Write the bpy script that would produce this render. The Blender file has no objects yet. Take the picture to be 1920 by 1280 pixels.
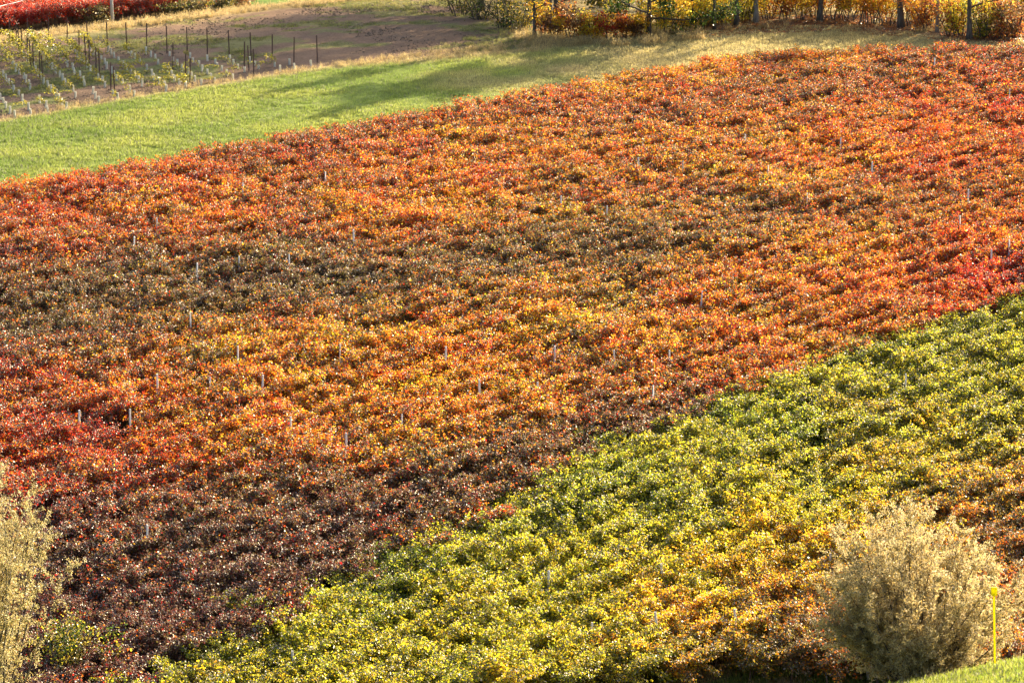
import bpy, math, random
import numpy as np

# ------------------------------------------------------------------ camera, sky, sun, exposure
scene = bpy.context.scene
ZC = 40.0                      # camera height above the local datum
PITCH = math.radians(10.0)
cam_data = bpy.data.cameras.new('camera')
cam_data.lens = 100.0
cam_data.sensor_width = 36.0
cam_data.clip_start = 0.5
cam_data.clip_end = 6000.0
cam_data.dof.use_dof = True
cam_data.dof.focus_distance = 138.0
cam_data.dof.aperture_fstop = 4.0
cam = bpy.data.objects.new('camera', cam_data)
scene.collection.objects.link(cam)
cam.location = (0, 0, ZC)
cam.rotation_euler = (math.radians(90) - PITCH, 0, 0)
scene.camera = cam

SUN_EL = math.radians(23.5)
SUN_AZ = math.radians(46.0)    # clockwise from +Y
world = bpy.data.worlds.new('World')
scene.world = world
world.use_nodes = True
wn = world.node_tree.nodes
sky = wn.new('ShaderNodeTexSky')
sky.sky_type = 'NISHITA'
sky.sun_disc = False
sky.sun_elevation = SUN_EL
sky.sun_rotation = SUN_AZ
sky.air_density = 0.7
sky.dust_density = 4.0
sky.ozone_density = 0.4
wn['Background'].inputs[1].default_value = 0.13
world.node_tree.links.new(sky.outputs[0], wn['Background'].inputs[0])

sun_data = bpy.data.lights.new('sun', 'SUN')
sun_data.energy = 5.0
sun_data.angle = math.radians(0.5)
sun_data.color = (1.0, 0.81, 0.55)
sun = bpy.data.objects.new('sun', sun_data)
scene.collection.objects.link(sun)
sun.rotation_euler = (math.radians(90) - SUN_EL, 0, math.pi - SUN_AZ)
sun.location = (60, 70, 120)

vs = scene.view_settings
vs.view_transform = 'Standard'
vs.look = 'None'
vs.gamma = 1.0
vs.use_curve_mapping = False
vs.exposure = 1.7
scene.cycles.max_bounces = 5
scene.cycles.diffuse_bounces = 2
scene.cycles.transmission_bounces = 3
scene.cycles.glossy_bounces = 2
scene.cycles.use_denoising = True

# ------------------------------------------------------------------ helpers
RNG = np.random.default_rng(11)
random.seed(11)
COL = scene.collection

F = 1920 * 100 / 36.0
cP, sP = math.cos(PITCH), math.sin(PITCH)
PY = np.array([-200, 60, 80, 90, 98, 106, 122, 140, 170, 200, 235, 250, 262, 300, 360, 450, 600, 2000.])
PZ = np.array([-34, -34, -34, -33.6, -32.6, -31.3, -28.2, -24.9, -19.9, -16.0, -12.9, -12.6, -11.4, -1, 20, 42, 60, 90.])


def pchip(x, y):
    h = np.diff(x); d = np.diff(y) / h; m = np.zeros_like(x)
    for i in range(1, len(x) - 1):
        if d[i - 1] * d[i] > 0:
            w1 = 2 * h[i] + h[i - 1]; w2 = h[i] + 2 * h[i - 1]
            m[i] = (w1 + w2) / (w1 / d[i - 1] + w2 / d[i])
    m[0] = d[0]; m[-1] = d[-1]
    return m


PM = pchip(PY, PZ)


def prof(y):
    y = np.clip(y, PY[0], PY[-1])
    i = np.clip(np.searchsorted(PY, y) - 1, 0, len(PY) - 2)
    h = PY[i + 1] - PY[i]; t = (y - PY[i]) / h
    return ((2*t**3 - 3*t**2 + 1) * PZ[i] + (t**3 - 2*t**2 + t) * h * PM[i]
            + (-2*t**3 + 3*t**2) * PZ[i + 1] + (t**3 - t**2) * h * PM[i + 1])


def terr0(x, y):
    """height of the land relative to the camera"""
    x = np.asarray(x, float); y = np.asarray(y, float)
    far = np.clip((y - 215) / 25, 0, 1)
    V = prof(y - far * 0.30 * np.clip(x + 38, -40, 90)) + 0.05 * np.clip((y - 130) / 90, 0, 1) * np.clip(x, -90, 90)
    zc = -20.2 - 0.22 * (12 - np.clip(x, -1.5, 60))
    N = np.where(y < 68, zc + (68 - y) * 0.2, zc - (y - 68) * 0.36)
    k = .8
    return k * np.logaddexp(V / k, N / k)


def terrain(x, y):
    return terr0(x, y) + ZC


def at(px, py, hh=0.0):
    """the point of the land (or hh metres above it) seen at a photograph pixel"""
    dx = (px - 960) / F; dy = (640 - py) / F
    d = np.array([dx, cP + dy * sP, -sP + dy * cP])
    t = prev = 40.
    while t < 900:
        p = d * t
        if p[2] < terr0(p[0], p[1]) + hh:
            a, b = prev, t
            for _ in range(26):
                m = (a + b) / 2; p = d * m
                if p[2] < terr0(p[0], p[1]) + hh: b = m
                else: a = m
            p = d * b
            return np.array([p[0], p[1], p[2] + ZC])
        prev = t; t += .5
    p = d * 900
    return np.array([p[0], p[1], p[2] + ZC])


def proj(x, y, z):
    z = z - ZC
    D = y * cP - z * sP; U = y * sP + z * cP
    return 960 + F * x / D, 640 - F * U / D, D


def vnoise(x, y, s, seed=0):
    """smooth value noise 0..1"""
    x = np.asarray(x, float) / s + 1000; y = np.asarray(y, float) / s + 1000
    xi = np.floor(x).astype(np.int64); yi = np.floor(y).astype(np.int64)
    fx = x - xi; fy = y - yi
    fx = fx * fx * (3 - 2 * fx); fy = fy * fy * (3 - 2 * fy)

    def hsh(a, b):
        n = (a * 374761393 + b * 668265263 + seed * 974711) & 0x7fffffff
        n = ((n ^ (n >> 13)) * 1274126177) & 0x7fffffff
        return ((n ^ (n >> 16)) & 0xffff) / 65535.0
    return ((hsh(xi, yi) * (1 - fx) + hsh(xi + 1, yi) * fx) * (1 - fy)
            + (hsh(xi, yi + 1) * (1 - fx) + hsh(xi + 1, yi + 1) * fx) * fy)


class MB:
    """collects polygons for one mesh"""
    def __init__(self):
        self.v = []; self.f = []; self.m = []; self.c = []; self.n = 0

    def add(self, verts, faces, mat=0, col=None):
        verts = np.asarray(verts, float).reshape(-1, 3)
        self.v.append(verts)
        for fc in faces:
            self.f.append([i + self.n for i in fc]); self.m.append(mat)
        if col is None: col = np.full((len(verts), 4), .5)
        self.c.append(np.broadcast_to(np.asarray(col, float), (len(verts), 4)))
        self.n += len(verts)

    def add_fast(self, verts, quads, mat=0, col=None):
        verts = np.asarray(verts, float).reshape(-1, 3)
        self.v.append(verts)
        q = (np.asarray(quads) + self.n).tolist()
        self.f.extend(q); self.m.extend([mat] * len(q))
        if col is None: col = np.full((len(verts), 4), .5)
        self.c.append(np.asarray(col, float))
        self.n += len(verts)

    def tube(self, pts, rad, sides=6, mat=0, col=None, cap=True):
        pts = np.asarray(pts, float); n = len(pts)
        rad = np.broadcast_to(np.asarray(rad, float), (n,))
        tan = np.gradient(pts, axis=0)
        tan /= np.linalg.norm(tan, axis=1)[:, None] + 1e-9
        ref = np.array([1., 0, 0]) if abs(tan[0][2]) > .8 else np.array([0, 0, 1.])
        vv = []
        a = np.linspace(0, 2 * np.pi, sides, endpoint=False)
        for i in range(n):
            s = np.cross(tan[i], ref); s /= np.linalg.norm(s) + 1e-9
            t = np.cross(s, tan[i])
            vv.append(pts[i] + rad[i] * (np.cos(a)[:, None] * s + np.sin(a)[:, None] * t))
        vv = np.concatenate(vv)
        ff = []
        for i in range(n - 1):
            for k in range(sides):
                k2 = (k + 1) % sides
                ff.append([i*sides + k, i*sides + k2, (i+1)*sides + k2, (i+1)*sides + k])
        if cap:
            ff.append(list(range(sides))[::-1]); ff.append([(n-1)*sides + k for k in range(sides)])
        self.add(vv, ff, mat, col)

    def mesh(self, name, mats, attr='leaf_rand', smooth=False):
        me = bpy.data.meshes.new(name)
        v = np.concatenate(self.v) if self.v else np.zeros((0, 3))
        me.from_pydata(v.tolist(), [], self.f)
        for m in mats: me.materials.append(m)
        if self.m: me.polygons.foreach_set('material_index', np.array(self.m, dtype=np.int32))
        if attr:
            at_ = me.attributes.new(attr, 'FLOAT_COLOR', 'POINT')
            at_.data.foreach_set('color', np.concatenate(self.c).astype(np.float32).ravel())
        if smooth: me.polygons.foreach_set('use_smooth', np.ones(len(self.f), dtype=bool))
        me.update()
        return me


def norm(a):
    return a / (np.linalg.norm(a, axis=-1, keepdims=True) + 1e-9)


def leaf_cloud(mb, pos, nrm, tip, size, width=.9, col=None, fold=.18, mat=0):
    """hexagonal leaves folded along the midrib: two quads each"""
    n = len(pos)
    size = np.broadcast_to(size, (n,))[:, None]
    nrm = norm(nrm)
    tip = norm(tip - nrm * np.sum(tip * nrm, 1, keepdims=True))
    sd = np.cross(nrm, tip)
    w = width * .5
    P = [pos,
         pos + size * (sd * w * .85 + tip * .12 + nrm * fold),
         pos + size * (sd * w * .8 + tip * .72 + nrm * fold),
         pos + size * tip * 1.0 - nrm * size * .08,
         pos + size * (-sd * w * .8 + tip * .72 + nrm * fold),
         pos + size * (-sd * w * .85 + tip * .12 + nrm * fold)]
    V = np.stack(P, 1).reshape(-1, 3)
    b = np.arange(n)[:, None] * 6
    q = np.concatenate([b + np.array([[0, 1, 2, 3]]), b + np.array([[0, 3, 4, 5]])])
    if col is None: col = RNG.random((n, 4))
    mb.add_fast(V, q, mat, np.repeat(col, 6, 0))


def obj(name, data, parent=None, loc=(0, 0, 0), rot=(0, 0, 0), scale=None, link=True):
    o = bpy.data.objects.new(name, data)
    if link: COL.objects.link(o)
    if parent is not None: o.parent = parent
    o.location = loc; o.rotation_euler = rot
    if scale is not None: o.scale = scale if hasattr(scale, '__len__') else (scale,) * 3
    return o


def tag(o, label=None, cat=None, group=None, kind=None):
    if label: o['label'] = label
    if cat: o['category'] = cat
    if group: o['group'] = group
    if kind: o['kind'] = kind
    return o


ORD = ['first', 'second', 'third', 'fourth', 'fifth', 'sixth', 'seventh', 'eighth', 'ninth', 'tenth', 'eleventh', 'twelfth', 'thirteenth',
       'fourteenth', 'fifteenth', 'sixteenth', 'seventeenth', 'eighteenth', 'nineteenth', 'twentieth', 'twenty-first', 'twenty-second',
       'twenty-third', 'twenty-fourth', 'twenty-fifth', 'twenty-sixth', 'twenty-seventh', 'twenty-eighth', 'twenty-ninth', 'thirtieth']


def ordinal_tail(n, i, ends=('highest', 'lowest')):
    if n == 1: return ''
    if i == 0: return ', %s of the %d' % (ends[0], n) if n > 2 else ', upper of the two'
    if i == n - 1: return ', %s of the %d' % (ends[1], n) if n > 2 else ', lower of the two'
    return ', %s from top' % ORD[i]


# ------------------------------------------------------------------ materials
def new_mat(name):
    m = bpy.data.materials.new(name); m.use_nodes = True
    nt = m.node_tree; nt.nodes.clear()
    out = nt.nodes.new('ShaderNodeOutputMaterial')
    return m, nt, out


def leaf_shader(nt, out, colsock, trans=.45, gloss_rough=.38, gloss=1.0, tcol_gain=1.25):
    N, L = nt.nodes, nt.links
    dif = N.new('ShaderNodeBsdfDiffuse'); L.new(colsock, dif.inputs['Color'])
    tr = N.new('ShaderNodeBsdfTranslucent')
    g = N.new('ShaderNodeVectorMath'); g.operation = 'SCALE'; g.inputs['Scale'].default_value = tcol_gain
    L.new(colsock, g.inputs[0]); L.new(g.outputs[0], tr.inputs['Color'])
    mx = N.new('ShaderNodeMixShader'); mx.inputs[0].default_value = trans
    L.new(dif.outputs[0], mx.inputs[1]); L.new(tr.outputs[0], mx.inputs[2])
    gl = N.new('ShaderNodeBsdfGlossy'); gl.inputs['Roughness'].default_value = gloss_rough
    gl.inputs['Color'].default_value = (gloss, gloss * .95, gloss * .86, 1)
    fr = N.new('ShaderNodeFresnel'); fr.inputs['IOR'].default_value = 1.33
    m2 = N.new('ShaderNodeMixShader'); L.new(fr.outputs[0], m2.inputs[0])
    L.new(mx.outputs[0], m2.inputs[1]); L.new(gl.outputs[0], m2.inputs[2])
    L.new(m2.outputs[0], out.inputs[0])


def ramp(nt, stops):
    r = nt.nodes.new('ShaderNodeValToRGB')
    e = r.color_ramp.elements
    while len(e) > 1: e.remove(e[-1])
    e[0].position = stops[0][0]; e[0].color = (*stops[0][1], 1)
    for p, c in stops[1:]:
        k = e.new(p); k.color = (*c, 1)
    return r


def math_node(nt, op, a, b=None, c=None, clamp=False):
    n = nt.nodes.new('ShaderNodeMath'); n.operation = op; n.use_clamp = clamp
    for i, s in enumerate((a, b, c)):
        if s is None: continue
        if isinstance(s, (int, float)): n.inputs[i].default_value = s
        else: nt.links.new(s, n.inputs[i])
    return n.outputs[0]


def make_vine_leaf():
    """autumn vine leaf: each vine has its own stage of turning (tint.x hue, tint.y share of dull leaves)"""
    m, nt, out = new_mat('vine_leaf')
    N, L = nt.nodes, nt.links
    t = N.new('ShaderNodeAttribute'); t.attribute_type = 'INSTANCER'; t.attribute_name = 'tint'
    ts = N.new('ShaderNodeSeparateColor'); L.new(t.outputs['Color'], ts.inputs[0])
    a = N.new('ShaderNodeAttribute'); a.attribute_name = 'leaf_rand'
    s = N.new('ShaderNodeSeparateColor'); L.new(a.outputs['Color'], s.inputs[0])
    oi = N.new('ShaderNodeObjectInfo')
    r1 = math_node(nt, 'FRACT', math_node(nt, 'ADD', s.outputs[0], oi.outputs['Random']))
    r2 = math_node(nt, 'FRACT', math_node(nt, 'MULTIPLY_ADD', oi.outputs['Random'], 7.31, s.outputs[1]))
    r3 = s.outputs[2]
    # triangular spread of hue
    tri = math_node(nt, 'SUBTRACT', math_node(nt, 'ADD', r1, r3), 1.0)
    h = math_node(nt, 'MULTIPLY_ADD', tri, ts.outputs[2], math_node(nt, 'ADD', ts.outputs[0], .035), clamp=True)
    bright = ramp(nt, [(0.0, (.44, .022, .022)), (.13, (.60, .048, .016)), (.28, (.70, .145, .018)),
                       (.44, (.72, .27, .022)), (.60, (.74, .46, .025)), (.74, (.68, .58, .03)),
                       (.86, (.43, .44, .03)), (1.0, (.20, .28, .03))])
    L.new(h, bright.inputs[0])
    dull = ramp(nt, [(0.0, (.10, .03, .032)), (.18, (.15, .05, .042)), (.35, (.165, .085, .045)),
                     (.5, (.175, .125, .045)), (.68, (.185, .155, .035)), (.85, (.15, .155, .028)), (1.0, (.09, .12, .022))])
    L.new(math_node(nt, 'ADD', h, .12, clamp=True), dull.inputs[0])
    isd = math_node(nt, 'LESS_THAN', r2, ts.outputs[1])
    mx = N.new('ShaderNodeMix'); mx.data_type = 'RGBA'
    L.new(isd, mx.inputs['Factor']); L.new(bright.outputs[0], mx.inputs[6]); L.new(dull.outputs[0], mx.inputs[7])
    val = math_node(nt, 'MULTIPLY_ADD', s.outputs[1], .6, .72)
    sc = N.new('ShaderNodeVectorMath'); sc.operation = 'SCALE'
    L.new(mx.outputs[2], sc.inputs[0]); L.new(val, sc.inputs['Scale'])
    leaf_shader(nt, out, sc.outputs[0], trans=.55, gloss_rough=.56, gloss=.22)
    return m


def make_painted_leaf(name='tree_leaf', trans=.58, rough=.42):
    m, nt, out = new_mat(name)
    a = nt.nodes.new('ShaderNodeAttribute'); a.attribute_name = 'leaf_rand'
    leaf_shader(nt, out, a.outputs['Color'], trans=trans, gloss_rough=rough, gloss=.15)
    return m


def make_grass():
    m, nt, out = new_mat('grass_blade')
    N, L = nt.nodes, nt.links
    t = N.new('ShaderNodeAttribute'); t.attribute_type = 'INSTANCER'; t.attribute_name = 'tint'
    a = N.new('ShaderNodeAttribute'); a.attribute_name = 'leaf_rand'
    s = N.new('ShaderNodeSeparateColor'); L.new(a.outputs['Color'], s.inputs[0])
    val = math_node(nt, 'MULTIPLY_ADD', s.outputs[0], .7, .65)
    sc = N.new('ShaderNodeVectorMath'); sc.operation = 'SCALE'
    L.new(t.outputs['Color'], sc.inputs[0]); L.new(val, sc.inputs['Scale'])
    leaf_shader(nt, out, sc.outputs[0], trans=.5, gloss_rough=.6, gloss=.15)
    return m


def make_bark(name, c1, c2, scale=9.0):
    m, nt, out = new_mat(name)
    N, L = nt.nodes, nt.links
    b = N.new('ShaderNodeBsdfPrincipled'); b.inputs['Roughness'].default_value = .9
    tc = N.new('ShaderNodeTexCoord')
    mp = N.new('ShaderNodeMapping'); mp.inputs['Scale'].default_value = (1, 1, .25)
    nz = N.new('ShaderNodeTexNoise'); nz.inputs['Scale'].default_value = scale; nz.inputs['Detail'].default_value = 5
    L.new(tc.outputs['Object'], mp.inputs[0]); L.new(mp.outputs[0], nz.inputs[0])
    r = ramp(nt, [(.35, c1), (.65, c2)]); L.new(nz.outputs['Fac'], r.inputs[0])
    L.new(r.outputs[0], b.inputs['Base Color'])
    bp = N.new('ShaderNodeBump'); bp.inputs['Strength'].default_value = .6; bp.inputs['Distance'].default_value = .03
    L.new(nz.outputs['Fac'], bp.inputs['Height']); L.new(bp.outputs[0], b.inputs['Normal'])
    L.new(b.outputs[0], out.inputs[0])
    return m


def make_ground():
    m, nt, out = new_mat('land')
    N, L = nt.nodes, nt.links
    b = N.new('ShaderNodeBsdfPrincipled'); b.inputs['Roughness'].default_value = .95
    b.inputs['Specular IOR Level'].default_value = .1
    a = N.new('ShaderNodeAttribute'); a.attribute_name = 'land_colour'
    g = N.new('ShaderNodeNewGeometry')
    n1 = N.new('ShaderNodeTexNoise'); n1.inputs['Scale'].default_value = .55; n1.inputs['Detail'].default_value = 6
    n1.inputs['Roughness'].default_value = .7
    n2 = N.new('ShaderNodeTexNoise'); n2.inputs['Scale'].default_value = 5.0; n2.inputs['Detail'].default_value = 5
    n2.inputs['Roughness'].default_value = .75
    for n in (n1, n2): L.new(g.outputs['Position'], n.inputs['Vector'])
    v = math_node(nt, 'ADD', math_node(nt, 'MULTIPLY', n1.outputs['Fac'], .9), math_node(nt, 'MULTIPLY_ADD', n2.outputs['Fac'], 1.3, -.1))
    sc = N.new('ShaderNodeVectorMath'); sc.operation = 'SCALE'
    L.new(a.outputs['Color'], sc.inputs[0]); L.new(v, sc.inputs['Scale'])
    L.new(sc.outputs[0], b.inputs['Base Color'])
    bp = N.new('ShaderNodeBump'); bp.inputs['Strength'].default_value = .9; bp.inputs['Distance'].default_value = .12
    L.new(n2.outputs['Fac'], bp.inputs['Height']); L.new(bp.outputs[0], b.inputs['Normal'])
    L.new(b.outputs[0], out.inputs[0])
    return m


def make_solid(name, c1, c2, rough=.6, scale=12.0, bump=.2, metallic=0.0, stretch=(1, 1, 1)):
    m, nt, out = new_mat(name)
    N, L = nt.nodes, nt.links
    b = N.new('ShaderNodeBsdfPrincipled'); b.inputs['Roughness'].default_value = rough
    b.inputs['Metallic'].default_value = metallic
    tc = N.new('ShaderNodeTexCoord')
    mp = N.new('ShaderNodeMapping'); mp.inputs['Scale'].default_value = stretch
    nz = N.new('ShaderNodeTexNoise'); nz.inputs['Scale'].default_value = scale; nz.inputs['Detail'].default_value = 6
    L.new(tc.outputs['Object'], mp.inputs[0]); L.new(mp.outputs[0], nz.inputs[0])
    r = ramp(nt, [(.3, c1), (.7, c2)]); L.new(nz.outputs['Fac'], r.inputs[0])
    L.new(r.outputs[0], b.inputs['Base Color'])
    bp = N.new('ShaderNodeBump'); bp.inputs['Strength'].default_value = bump; bp.inputs['Distance'].default_value = .02
    L.new(nz.outputs['Fac'], bp.inputs['Height']); L.new(bp.outputs[0], b.inputs['Normal'])
    L.new(b.outputs[0], out.inputs[0])
    return m


M_VINE = make_vine_leaf()
M_LEAF = make_painted_leaf()
M_WILLOW = make_painted_leaf('willow_leaf', trans=.55, rough=.45)
M_GRASS = make_grass()
M_LAND = make_ground()
M_VINEWOOD = make_bark('vine_wood', (.055, .036, .026), (.14, .095, .065), 14)
M_CANE = make_bark('vine_cane', (.20, .10, .05), (.36, .20, .10), 14)
M_BARK = make_bark('bark', (.035, .027, .022), (.10, .08, .065), 8)
M_PALEBARK = make_bark('pale_bark', (.13, .11, .095), (.25, .22, .19), 8)
M_POST = make_solid('weathered_post', (.52, .50, .47), (.72, .70, .66), .85, 10, .3, stretch=(1, 1, .2))
M_STAKE = make_solid('rusty_stake', (.045, .022, .018), (.10, .05, .035), .8, 20, .3)
M_GUARD, _nt, _out = new_mat('white_guard')
_rgb = _nt.nodes.new('ShaderNodeTexNoise'); _rgb.inputs['Scale'].default_value = 6
_rr = ramp(_nt, [(.3, (.84, .83, .72)), (.7, (.94, .92, .82))]); _nt.links.new(_rgb.outputs['Fac'], _rr.inputs[0])
leaf_shader(_nt, _out, _rr.outputs[0], trans=.6, gloss_rough=.4, gloss=.6, tcol_gain=1.0)
M_YELLOW, _nt, _out = new_mat('yellow_plastic')
_rgb = _nt.nodes.new('ShaderNodeTexNoise'); _rgb.inputs['Scale'].default_value = 5
_rr = ramp(_nt, [(.3, (.94, .84, .01)), (.7, (.97, .90, .02))]); _nt.links.new(_rgb.outputs['Fac'], _rr.inputs[0])
leaf_shader(_nt, _out, _rr.outputs[0], trans=.5, gloss_rough=.35, gloss=.5, tcol_gain=1.0)
M_CONCRETE = make_solid('pole_concrete', (.36, .37, .38), (.5, .5, .5), .85, 6, .2)
M_CABLE = make_solid('cable_sheath', (.5, .5, .5), (.62, .62, .62), .5, 3, 0)
M_CLOD = make_solid('soil', (.13, .09, .06), (.22, .155, .10), .95, 6, .5)

# ------------------------------------------------------------------ layout of the fields (plan coordinates)
L0_P = np.array([(-13.9, 100.9), (-6.6, 109.8), (.9, 119.), (10.8, 128.7), (25.9, 142.2)])
L0_C = np.polyfit(L0_P[:, 0], L0_P[:, 1], 2)
L1_P = np.array([(-29.7, 164.1), (-11.8, 174.2), (-2., 181.7), (12.3, 192.7)])
L1_C = np.polyfit(L1_P[:, 0], L1_P[:, 1], 1)


def row_y(x, s):
    """a vine row: s = 0 is the green/red boundary, s = 1 the row along the meadow"""
    xl = np.clip(x, -25, 32)
    y0 = np.polyval(L0_C, xl) + (x - xl) * np.polyval(np.polyder(L0_C), xl)
    return (1 - s) * y0 + s * np.polyval(L1_C, x)


def headland_y(x):          # lower limit of the vines
    return np.interp(x, [-60, -8, -4, 0, 4, 9.5, 11, 14, 30, 60], [96, 97, 99.5, 101.2, 102.8, 103.8, 103.6, 102.5, 103, 103])


def top_y(x):               # upper limit on the right, below the trees
    return np.interp(x, [-60, 11, 15, 20, 27, 34, 37, 60], [400, 400, 195.5, 195.2, 194.8, 193.5, 193.0, 190])


EDGE_P = np.array([(-90, 140), (-60, 167), (-34, 188.8), (-24.3, 196.7), (-12.6, 204.5), (1.6, 208.2), (13.5, 212.5), (90, 250)])
POST_P = np.array([(-90, 250), (-39, 221.8), (-32.4, 218.), (-22.4, 210.1), (-12.6, 205.0)])
CREST_P = np.array([(-120, 165), (-60, 207), (-40.2, 224.3), (-32.6, 229.9), (-16.4, 243.6), (0, 257), (120, 340)])
TREE_P = np.array([(-20, 240), (-3, 224), (1.7, 212.9), (10.2, 211.6), (16.8, 213.9), (23, 214.1), (28.6, 210.1), (33., 205.6), (36.5, 203.8), (60, 196)])


def edge_y(x): return np.interp(x, EDGE_P[:, 0], EDGE_P[:, 1])
def post_y(x): return np.interp(x, POST_P[:, 0], POST_P[:, 1])
def crest_y(x): return np.interp(x, CREST_P[:, 0], CREST_P[:, 1])
def tree_y(x): return np.interp(x, TREE_P[:, 0], TREE_P[:, 1])


# ------------------------------------------------------------------ the land
def land_zone(x, y):
    """0 vineyard soil, 1 meadow, 2 ploughed field, 3 far hillside, 4 near bank / valley"""
    z = np.zeros(x.shape, int)
    e = edge_y(x); l1 = np.polyval(L1_C, x)
    z[(y > l1 + .8) | ((x > 11) & (y > top_y(x)))] = 1
    z[(y > e) & (x < 1.5)] = 2
    z[(y > crest_y(x))] = 3
    z[(x > -3) & (y > tree_y(x) + 4)] = 3
    z[(y < headland_y(x) - .3)] = 4
    return z


ZCOL = {0: (.075, .062, .032), 1: (.20, .26, .05), 2: (.205, .132, .082), 3: (.30, .235, .105), 4: (.13, .16, .04)}


def land_colour(x, y):
    z = land_zone(x, y)
    c = np.array([ZCOL[i] for i in range(5)])[z]
    # meadow dries out to the right and along its upper edge
    dry = np.clip((x + 4) / 9 + (vnoise(x, y, 3.5, 3) - .5) * 1.2, 0, 1)
    rim = np.clip(1 - np.abs(edge_y(x) - y - .3) / (1.2 + 1.8 * np.clip((x + 14) / 10, 0, 1)), 0, 1) * 1.3
    d = np.clip(np.maximum(dry * .85, rim), 0, 1) * ((z == 1) | ((z == 2) & (y < edge_y(x) + 1.6)))
    c = c * (1 - d[:, None]) + np.array((.34, .27, .12)) * d[:, None]
    # leaf litter under the trees
    lit = np.clip(1 - np.abs(y - tree_y(x) + .8) / 3.2, 0, 1) * (x > 14) * np.clip(.4 + 1.4 * vnoise(x, y, 1.5, 5), 0, 1)
    c = c * (1 - lit[:, None]) + np.array((.16, .085, .055)) * lit[:, None]
    # grass patches in the ploughed field
    gp = ((vnoise(x + y * .2, y * 2.2, 6, 8) * .65 + vnoise(x, y * 2, 1.7, 9) * .35) > .53) * (z == 2) * (y > edge_y(x) + 2.0)
    c = np.where(gp[:, None], np.array((.19, .175, .065)), c)
    yv = (z == 2) & (y < post_y(x) - .5) & (x < -12.5) & (y > edge_y(x) + 1.0)
    yc = np.where((vnoise(x, y * 1.6, 3.2, 18) > .58)[:, None], np.array((.13, .14, .045)), np.array((.15, .10, .066)))
    c = np.where(yv[:, None], yc, c)
    # straw strip on the crest
    cr = np.clip(1.25 - np.abs(y - crest_y(x) + 1.5) / 3.4, 0, 1) * (x < 0)
    c = c * (1 - cr[:, None]) + np.array((.42, .31, .13)) * cr[:, None]
    # far hillside: vine soil on the left, green patch, pale straw pasture on the right
    f = (z == 3) & (x < -9) & (y > crest_y(x) + 3)
    c = np.where(f[:, None], np.array((.10, .09, .04)), c)
    f = (z == 3) & (x > -24) & (x < -10) & (y > crest_y(x) + 3) & (y < crest_y(x) + 40)
    c = np.where(f[:, None], np.array((.13, .21, .04)), c)
    # near headland: mixed green and dead brown
    hb = (z == 4) & (vnoise(x, y, 1.3, 14) > .52) & (y > 88)
    c = np.where(hb[:, None], np.array((.15, .095, .055)), c)
    nb = (z == 4) & (y < 86)
    c = np.where(nb[:, None], np.array((.15, .19, .035)), c)
    return c


def build_land():
    xs = np.concatenate([np.linspace(-1500, -160, 14), np.linspace(-140, -64, 20), np.arange(-62, 62.1, .7), np.linspace(66, 140, 20), np.linspace(160, 1500, 14)])
    ys = np.concatenate([np.linspace(-300, 40, 12), np.arange(44, 96, .9), np.arange(96, 262, .7), np.arange(263, 330, 2.2), np.linspace(335, 600, 40), np.linspace(640, 2200, 14)])
    X, Y = np.meshgrid(xs, ys)
    x = X.ravel(); y = Y.ravel()
    z = terrain(x, y)
    rough = (vnoise(x, y, 1.6, 21) - .5) * .22 + (vnoise(x, y, 5, 22) - .5) * .35
    zon = land_zone(x, y)
    z = z + rough * np.where(zon == 4, .7, np.where(zon == 2, 1., .6))
    c = land_colour(x, y)
    nx = len(xs); ny = len(ys)
    i = np.arange(nx * ny).reshape(ny, nx)
    q = np.stack([i[:-1, :-1], i[:-1, 1:], i[1:, 1:], i[1:, :-1]], -1).reshape(-1, 4)
    cx = x[q].mean(1); cy = y[q].mean(1)
    fz = land_zone(cx, cy)
    names = {0: 'vineyard_ground', 1: 'meadow', 2: 'ploughed_field', 3: 'far_hillside', 4: 'valley_ground'}
    labels = {0: 'brown grassy soil under the vine rows of the hillside', 1: 'bright green grass strip between the red vines and the young vineyard',
              2: 'brown ploughed field with tree shadows above the meadow', 3: 'far hillside rising behind the crest and the trees',
              4: 'rough green headland and near bank below the vines'}
    V = np.stack([x, y, z], 1)
    for k in range(5):
        sel = q[fz == k]
        used, inv = np.unique(sel, return_inverse=True)
        me = bpy.data.meshes.new(names[k])
        me.from_pydata(V[used].tolist(), [], inv.reshape(-1, 4).tolist())
        a = me.attributes.new('land_colour', 'FLOAT_COLOR', 'POINT')
        a.data.foreach_set('color', np.concatenate([c[used], np.ones((len(used), 1))], 1).astype(np.float32).ravel())
        me.materials.append(M_LAND)
        me.polygons.foreach_set('use_smooth', np.ones(len(sel), dtype=bool))
        me.update()
        tag(obj(names[k], me), labels[k], None, None, 'structure')


build_land()


# ------------------------------------------------------------------ scattering (only for what nobody could count)
def library(name, meshes):
    c = bpy.data.collections.new(name)
    for i, me in enumerate(meshes):
        c.objects.link(bpy.data.objects.new('%s_%02d' % (name, i), me))
    return c


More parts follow.
